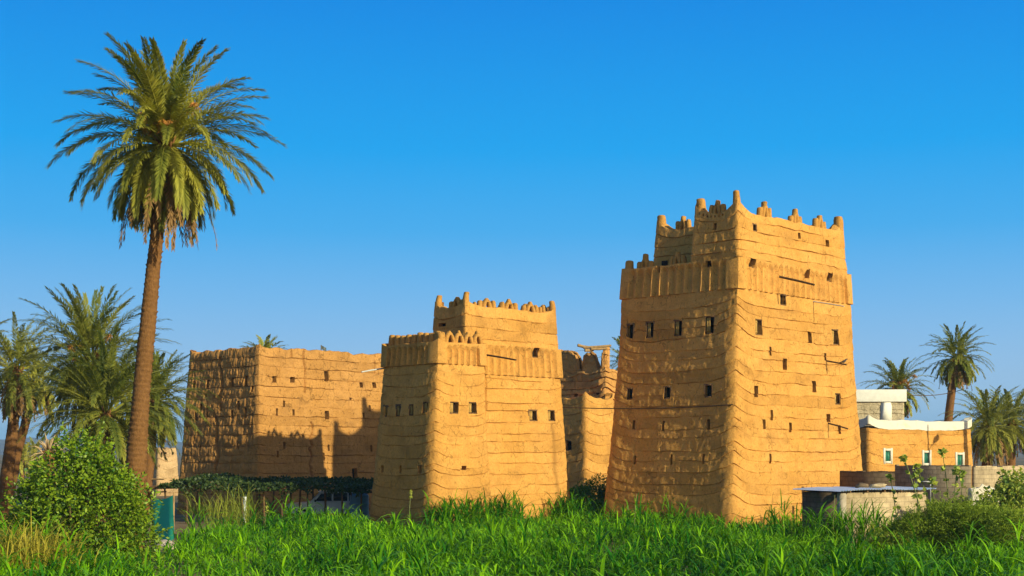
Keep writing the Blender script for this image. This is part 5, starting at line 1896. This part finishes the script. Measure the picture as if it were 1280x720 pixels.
for s in (-1, 1):
    for xs in (((.72, 1.14), (.36, 1.58), (-.25, 1.60), (-.25, 1.14)), ((-.35, 1.14), (-.35, 1.60), (-1.15, 1.61), (-1.15, 1.14)), ((-1.25, 1.14), (-1.25, 1.61), (-1.92, 1.61), (-2.05, 1.14))):
        m = MB(); V = [cp(x, s * (.795 - (z - 1.1) * .01), z) for x, z in xs] + [cp(x, s * .74, z) for x, z in xs]
        m.add(V, [(0, 1, 2, 3), (4, 7, 6, 5), (0, 4, 5, 1), (1, 5, 6, 2), (2, 6, 7, 3), (3, 7, 4, 0)]).build('side_window', GLASS, car)
m = MB(); m.add([cp(x, y, z) for y in (-.66, .66) for x, z in ((.985, 1.13), (.47, 1.645), (.40, 1.60), (.90, 1.10))], [(0, 1, 5, 4), (3, 2, 6, 7), (1, 2, 6, 5), (0, 3, 7, 4)]).build('windscreen', GLASS, car)
for x in (1.45, -1.45):
    for s in (-1, 1):
        m = MB(); m.tube([cp(x, s * .62, .37), cp(x, s * .66, .37), cp(x, s * .84, .37), cp(x, s * .88, .37)], [.33, .37, .37, .33], seg=24)
        wh = m.build('wheel', RUBBER, car, smooth=True)
        m = MB(); m.tube([cp(x, s * .86, .37), cp(x, s * .895, .37)], [.22, .2], seg=18); m.build('rim', STEEL, wh, smooth=True)
for s in (-1, 1):
    MB().box(cp(2.27, s * .62, .82), (.10, .26, .18), fx, fy, bev=.03).build('headlight', LAMP, car, smooth=True)
MB().box(cp(2.28, 0, .82), (.08, .9, .17), fx, fy, bev=.015).build('grille', BLACKP, car)
MB().box(cp(2.32, 0, .52), (.14, 1.74, .16), fx, fy, bev=.04).build('bumper', STEEL, car, smooth=True)
for s in (-1, 1):
    MB().box(cp(.72, s * .95, 1.16), (.10, .2, .15), fx, fy, bev=.03).build('mirror', BLACKP, car, smooth=True)

# ---- green shade cloth hung on two poles left of the pergola
g0 = ground(190, 60.0); g1 = ground(216, 59.0)
net = thing('shade_cloth', 'torn green shade cloth hanging between two poles beside the round bush', 'screen', g0)
t = NT('green_netting')
co_ = t.coord()
w1 = t.noise(t.coord('Object', (30, 30, 4)), 2, 3, .6)
c = t.mix(w1, (0.025, 0.34, 0.20), (0.05, 0.48, 0.30))
NET = t.done(t.principled(c, .75, t.bump(w1, .3, .01), .15))
nu, nvv = 26, 20
zt0, zt1 = HC + (HOR - 622) / F * 60, HC + (HOR - 619) / F * 59
V = []
for k in (0, 1):
    for i in range(nu):
        for j in range(nvv):
            s, tt_ = i / (nu - 1), j / (nvv - 1)
            b = g0 * (1 - s) + g1 * s
            z = (zt0 * (1 - s) + zt1 * s) * (1 - tt_) + .28 * tt_ - .12 * math.sin(math.pi * s) * (1 - tt_) - .10 * (s > .8) * tt_
            off = .10 * math.sin(s * 9 + tt_ * 2) * (.3 + .7 * tt_) + .05 * math.sin(tt_ * 7 + s * 3) + .12 * tt_ * s
            V.append(b + np.array([.5 * off + .06 * tt_, -off - .012 * k, z]))
Q = []
N_ = nu * nvv
for i in range(nu - 1):
    for j in range(nvv - 1):
        a = i * nvv + j
        Q += [(a, a + nvv, a + nvv + 1, a + 1), (N_ + a, N_ + a + 1, N_ + a + nvv + 1, N_ + a + nvv)]
np_mesh('cloth', V, Q, NET, net, smooth=True)
for g in (g0, g1):
    MB().tube([g + np.array([0, .06, -.2]), g + np.array([0.03, .06, zt0 + .25])], [.05, .04], seg=8).build('pole', WOOD_PALE, net, smooth=True)
# pale rubble at its foot
rg = random.Random(3)
RUB = plain_mat('pale_rubble', (.5, .40, .30), .9, .3, 5)
for i, (u, Y, s_, lab) in enumerate(((200, 57.5, .22, 'pale stone at the foot of the green shade cloth, nearest the bush'), (206, 57.2, .30, 'largest whitish stone below the green shade cloth'), (213, 57.6, .18, 'small pale stone under the right pole of the shade cloth'))):
    bm = bmesh.new()
    bmesh.ops.create_icosphere(bm, subdivisions=2, radius=s_)
    for vt in bm.verts:
        vt.co = Vector((vt.co.x * 1.3, vt.co.y, vt.co.z * .8)) * (1 + .25 * rg.uniform(-1, 1))
    b = ground(u, Y) + np.array([0, 0, s_ * .45])
    o = MB().from_bm(bm, lambda q: b + q).build('stone', RUB, None)
    tag(o, lab, 'stone')
# ------------------------------------------------------------------ ground, hills, haze
t = NT('dry_earth')
co_ = t.coord()
c = t.mix(t.ramp(t.noise(co_, 0.25, 5, .6), [(.35, (0, 0, 0)), (.7, (1, 1, 1))]), (0.20, 0.135, 0.07), (0.30, 0.21, 0.12))
c = t.mix(t.ramp(t.noise(co_, 3, 5, .65), [(.5, (0, 0, 0)), (.75, (1, 1, 1))]), c, (0.12, 0.085, 0.045))
far_g = t.noise(t.coord('Object', (1, 1, 1)), 0.012, 4, .6)
c = t.mix(t.math('MULTIPLY', t.ramp(far_g, [(.42, (0, 0, 0)), (.6, (1, 1, 1))]), .6), c, (0.07, 0.085, 0.03))
EARTH = t.done(t.principled(c, .95, t.bump(t.noise(co_, 7, 5, .65), .7, .05), .1))
# one sheet, finer near the camera, gently uneven
gx = np.unique(np.concatenate([np.linspace(-7000, 7000, 29), np.linspace(-90, 90, 91)]))
gy = np.unique(np.concatenate([np.linspace(-400, 9000, 24), np.linspace(10, 140, 66)]))
GX, GY = np.meshgrid(gx, gy, indexing='ij')
near = np.exp(-((np.abs(GX) / 90) ** 4)) * np.exp(-(((GY - 75) / 66) ** 4))
GZ = 0.10 * fbm(GX * .12, GY * .12, 0, 77, 3) * near - 0.08 * near
idx = np.arange(GX.size).reshape(GX.shape)
Q = np.stack([idx[:-1, :-1], idx[1:, :-1], idx[1:, 1:], idx[:-1, 1:]], -1).reshape(-1, 4)
o = np_mesh('ground', np.stack([GX, GY, GZ], -1).reshape(-1, 3), Q, EARTH, smooth=True)
o['kind'] = 'structure'

# far hills: a real ridge several kilometres off
az = np.radians(np.linspace(-40, 40, 260))
dist = np.concatenate([np.linspace(2300, 5200, 36)])
A, Dd = np.meshgrid(az, dist, indexing='ij')
prof_px = np.interp(np.tan(A) * F + 640, [-800, -60, 0, 40, 80, 160, 230, 420, 640, 760, 900, 1060, 1120, 1165, 1180, 1215, 1240, 1262, 1280, 1400, 2200],
                    [14, 14, 17, 19, 14, 12, 13, 12, 10, 10, 14, 26, 36, 45, 45, 33, 34, 42, 44, 60, 50])
ridge = np.exp(-((Dd - 3600) / 700) ** 2)
HZ = prof_px / F * 3600 / np.cos(A) * ridge
nse = fbm(np.sin(A) * Dd / 330, np.cos(A) * Dd / 330, 0, 91, 5)
HZ = HC * ridge + HZ * (1 + .28 * nse) + 9 * nse * ridge - 6
t = NT('hill_rock')
co_ = t.coord()
c = t.mix(t.noise(co_, .006, 6, .65), (0.10, 0.075, 0.055), (0.24, 0.18, 0.13))
HILL = t.done(t.principled(c, .95, t.bump(t.noise(co_, .03, 6, .7), .9, 8.0), .05))
idx = np.arange(A.size).reshape(A.shape)
Q = np.stack([idx[:-1, :-1], idx[:-1, 1:], idx[1:, 1:], idx[1:, :-1]], -1).reshape(-1, 4)
o = np_mesh('hills', np.stack([np.sin(A) * Dd, np.cos(A) * Dd, HZ], -1).reshape(-1, 3), Q, HILL, smooth=True)
o['kind'] = 'structure'

# dry air between here and the hills
hm = bpy.data.materials.new('haze_air')
hm.use_nodes = True
hm.node_tree.nodes.clear()
ho = hm.node_tree.nodes.new('ShaderNodeOutputMaterial')
pv = hm.node_tree.nodes.new('ShaderNodeVolumePrincipled')
pv.inputs['Color'].default_value = (0.30, 0.62, 1.0, 1)
pv.inputs['Density'].default_value = 0.00017
pv.inputs['Anisotropy'].default_value = 0.0
hm.node_tree.links.new(pv.outputs[0], ho.inputs['Volume'])
m = MB().box((0, 4300, 66), (14400, 9600, 142))
hz = m.build('haze', hm)
hz['kind'] = 'stuff'
hz['label'] = 'thin pale haze in front of the distant hills'
# ------------------------------------------------------------------ camera, sky, sun
cam = bpy.data.cameras.new('camera')
cam.sensor_width = 36.0
cam.lens = 36.0 * F / 1280.0
cam.shift_y = (HOR - 360.0) / 1280.0
cam.clip_end = 30000
cam.clip_start = 0.1
co = bpy.data.objects.new('camera', cam)
co.location = (0, 0, HC)
co.rotation_euler = (math.radians(90), 0, 0)
COL.objects.link(co)
SC.camera = co

SUN_EL = math.radians(20.5)
SUN_AZ = math.radians(133.5)          # clockwise from +Y: behind the camera, to the right
sv = Vector((math.sin(SUN_AZ) * math.cos(SUN_EL), math.cos(SUN_AZ) * math.cos(SUN_EL), math.sin(SUN_EL)))
sun = bpy.data.lights.new('sun', 'SUN')
sun.energy = 5.0
sun.angle = math.radians(0.55)
sun.color = (1.0, 0.94, 0.64)
so = bpy.data.objects.new('sun', sun)
so.rotation_euler = sv.to_track_quat('Z', 'Y').to_euler()
so.location = (60, -60, 60)
COL.objects.link(so)

w = bpy.data.worlds.new('World')
SC.world = w
w.use_nodes = True
nt = w.node_tree
nt.nodes.clear()
sky = nt.nodes.new('ShaderNodeTexSky')
sky.sky_type = 'NISHITA'
sky.sun_disc = False
sky.sun_elevation = SUN_EL
sky.sun_rotation = SUN_AZ
sky.air_density = 1.0
sky.dust_density = 1.2
sky.ozone_density = 1.6
# grade the physical sky towards the deep clear blue of a dry evening: gradient by elevation of the view direction
tc = nt.nodes.new('ShaderNodeTexCoord')
sx = nt.nodes.new('ShaderNodeSeparateXYZ')
nt.links.new(tc.outputs['Generated'], sx.inputs[0])
cr = nt.nodes.new('ShaderNodeValToRGB')
el = cr.color_ramp.elements
stops = [(0.0, (0.47, 0.63, 0.78)), (0.045, (0.37, 0.575, 0.82)), (0.105, (0.185, 0.485, 0.855)), (0.155, (0.055, 0.41, 0.86)),
         (0.21, (0.003, 0.36, 0.86)), (0.305, (0.0, 0.25, 0.77)), (0.6, (0.002, 0.15, 0.55)), (1.0, (0.001, 0.11, 0.45))]
while len(el) < len(stops):
    el.new(0.5)
for e, (p, c) in zip(el, stops):
    e.position = p
    e.color = (*c, 1)
nt.links.new(sx.outputs['Z'], cr.inputs['Fac'])
sc_ = nt.nodes.new('ShaderNodeVectorMath'); sc_.operation = 'SCALE'
sc_.inputs['Scale'].default_value = 8.9
nt.links.new(cr.outputs['Color'], sc_.inputs[0])
hs = nt.nodes.new('ShaderNodeMix'); hs.data_type = 'RGBA'
# around the sun, behind the camera, the physical sky keeps its own bright warm glow
dt = nt.nodes.new('ShaderNodeVectorMath'); dt.operation = 'DOT_PRODUCT'
dt.inputs[1].default_value = tuple(sv)
nt.links.new(tc.outputs['Generated'], dt.inputs[0])
mr = nt.nodes.new('ShaderNodeMapRange')
for k_, v_ in (('From Min', -0.22), ('From Max', 0.2), ('To Min', 0.985), ('To Max', 0.12)):
    mr.inputs[k_].default_value = v_
nt.links.new(dt.outputs['Value'], mr.inputs['Value'])
nt.links.new(mr.outputs['Result'], hs.inputs[0])
nt.links.new(sky.outputs[0], hs.inputs[6])
nt.links.new(sc_.outputs[0], hs.inputs[7])
bg = nt.nodes.new('ShaderNodeBackground')
bg.inputs['Strength'].default_value = 0.10
wo = nt.nodes.new('ShaderNodeOutputWorld')
nt.links.new(hs.outputs[2], bg.inputs['Color'])
nt.links.new(bg.outputs[0], wo.inputs['Surface'])

SC.render.engine = 'CYCLES'
SC.view_settings.view_transform = 'Standard'
SC.view_settings.look = 'None'
SC.view_settings.exposure = 0.22
SC.view_settings.gamma = 1.0
SC.cycles.use_adaptive_sampling = True
SC.cycles.max_bounces = 8
SC.cycles.use_denoising = True
try:
    SC.cycles.denoiser = 'OPENIMAGEDENOISE'
    SC.cycles.denoising_input_passes = 'RGB_ALBEDO_NORMAL'
    SC.cycles.denoising_prefilter = 'ACCURATE'
except Exception:
    pass
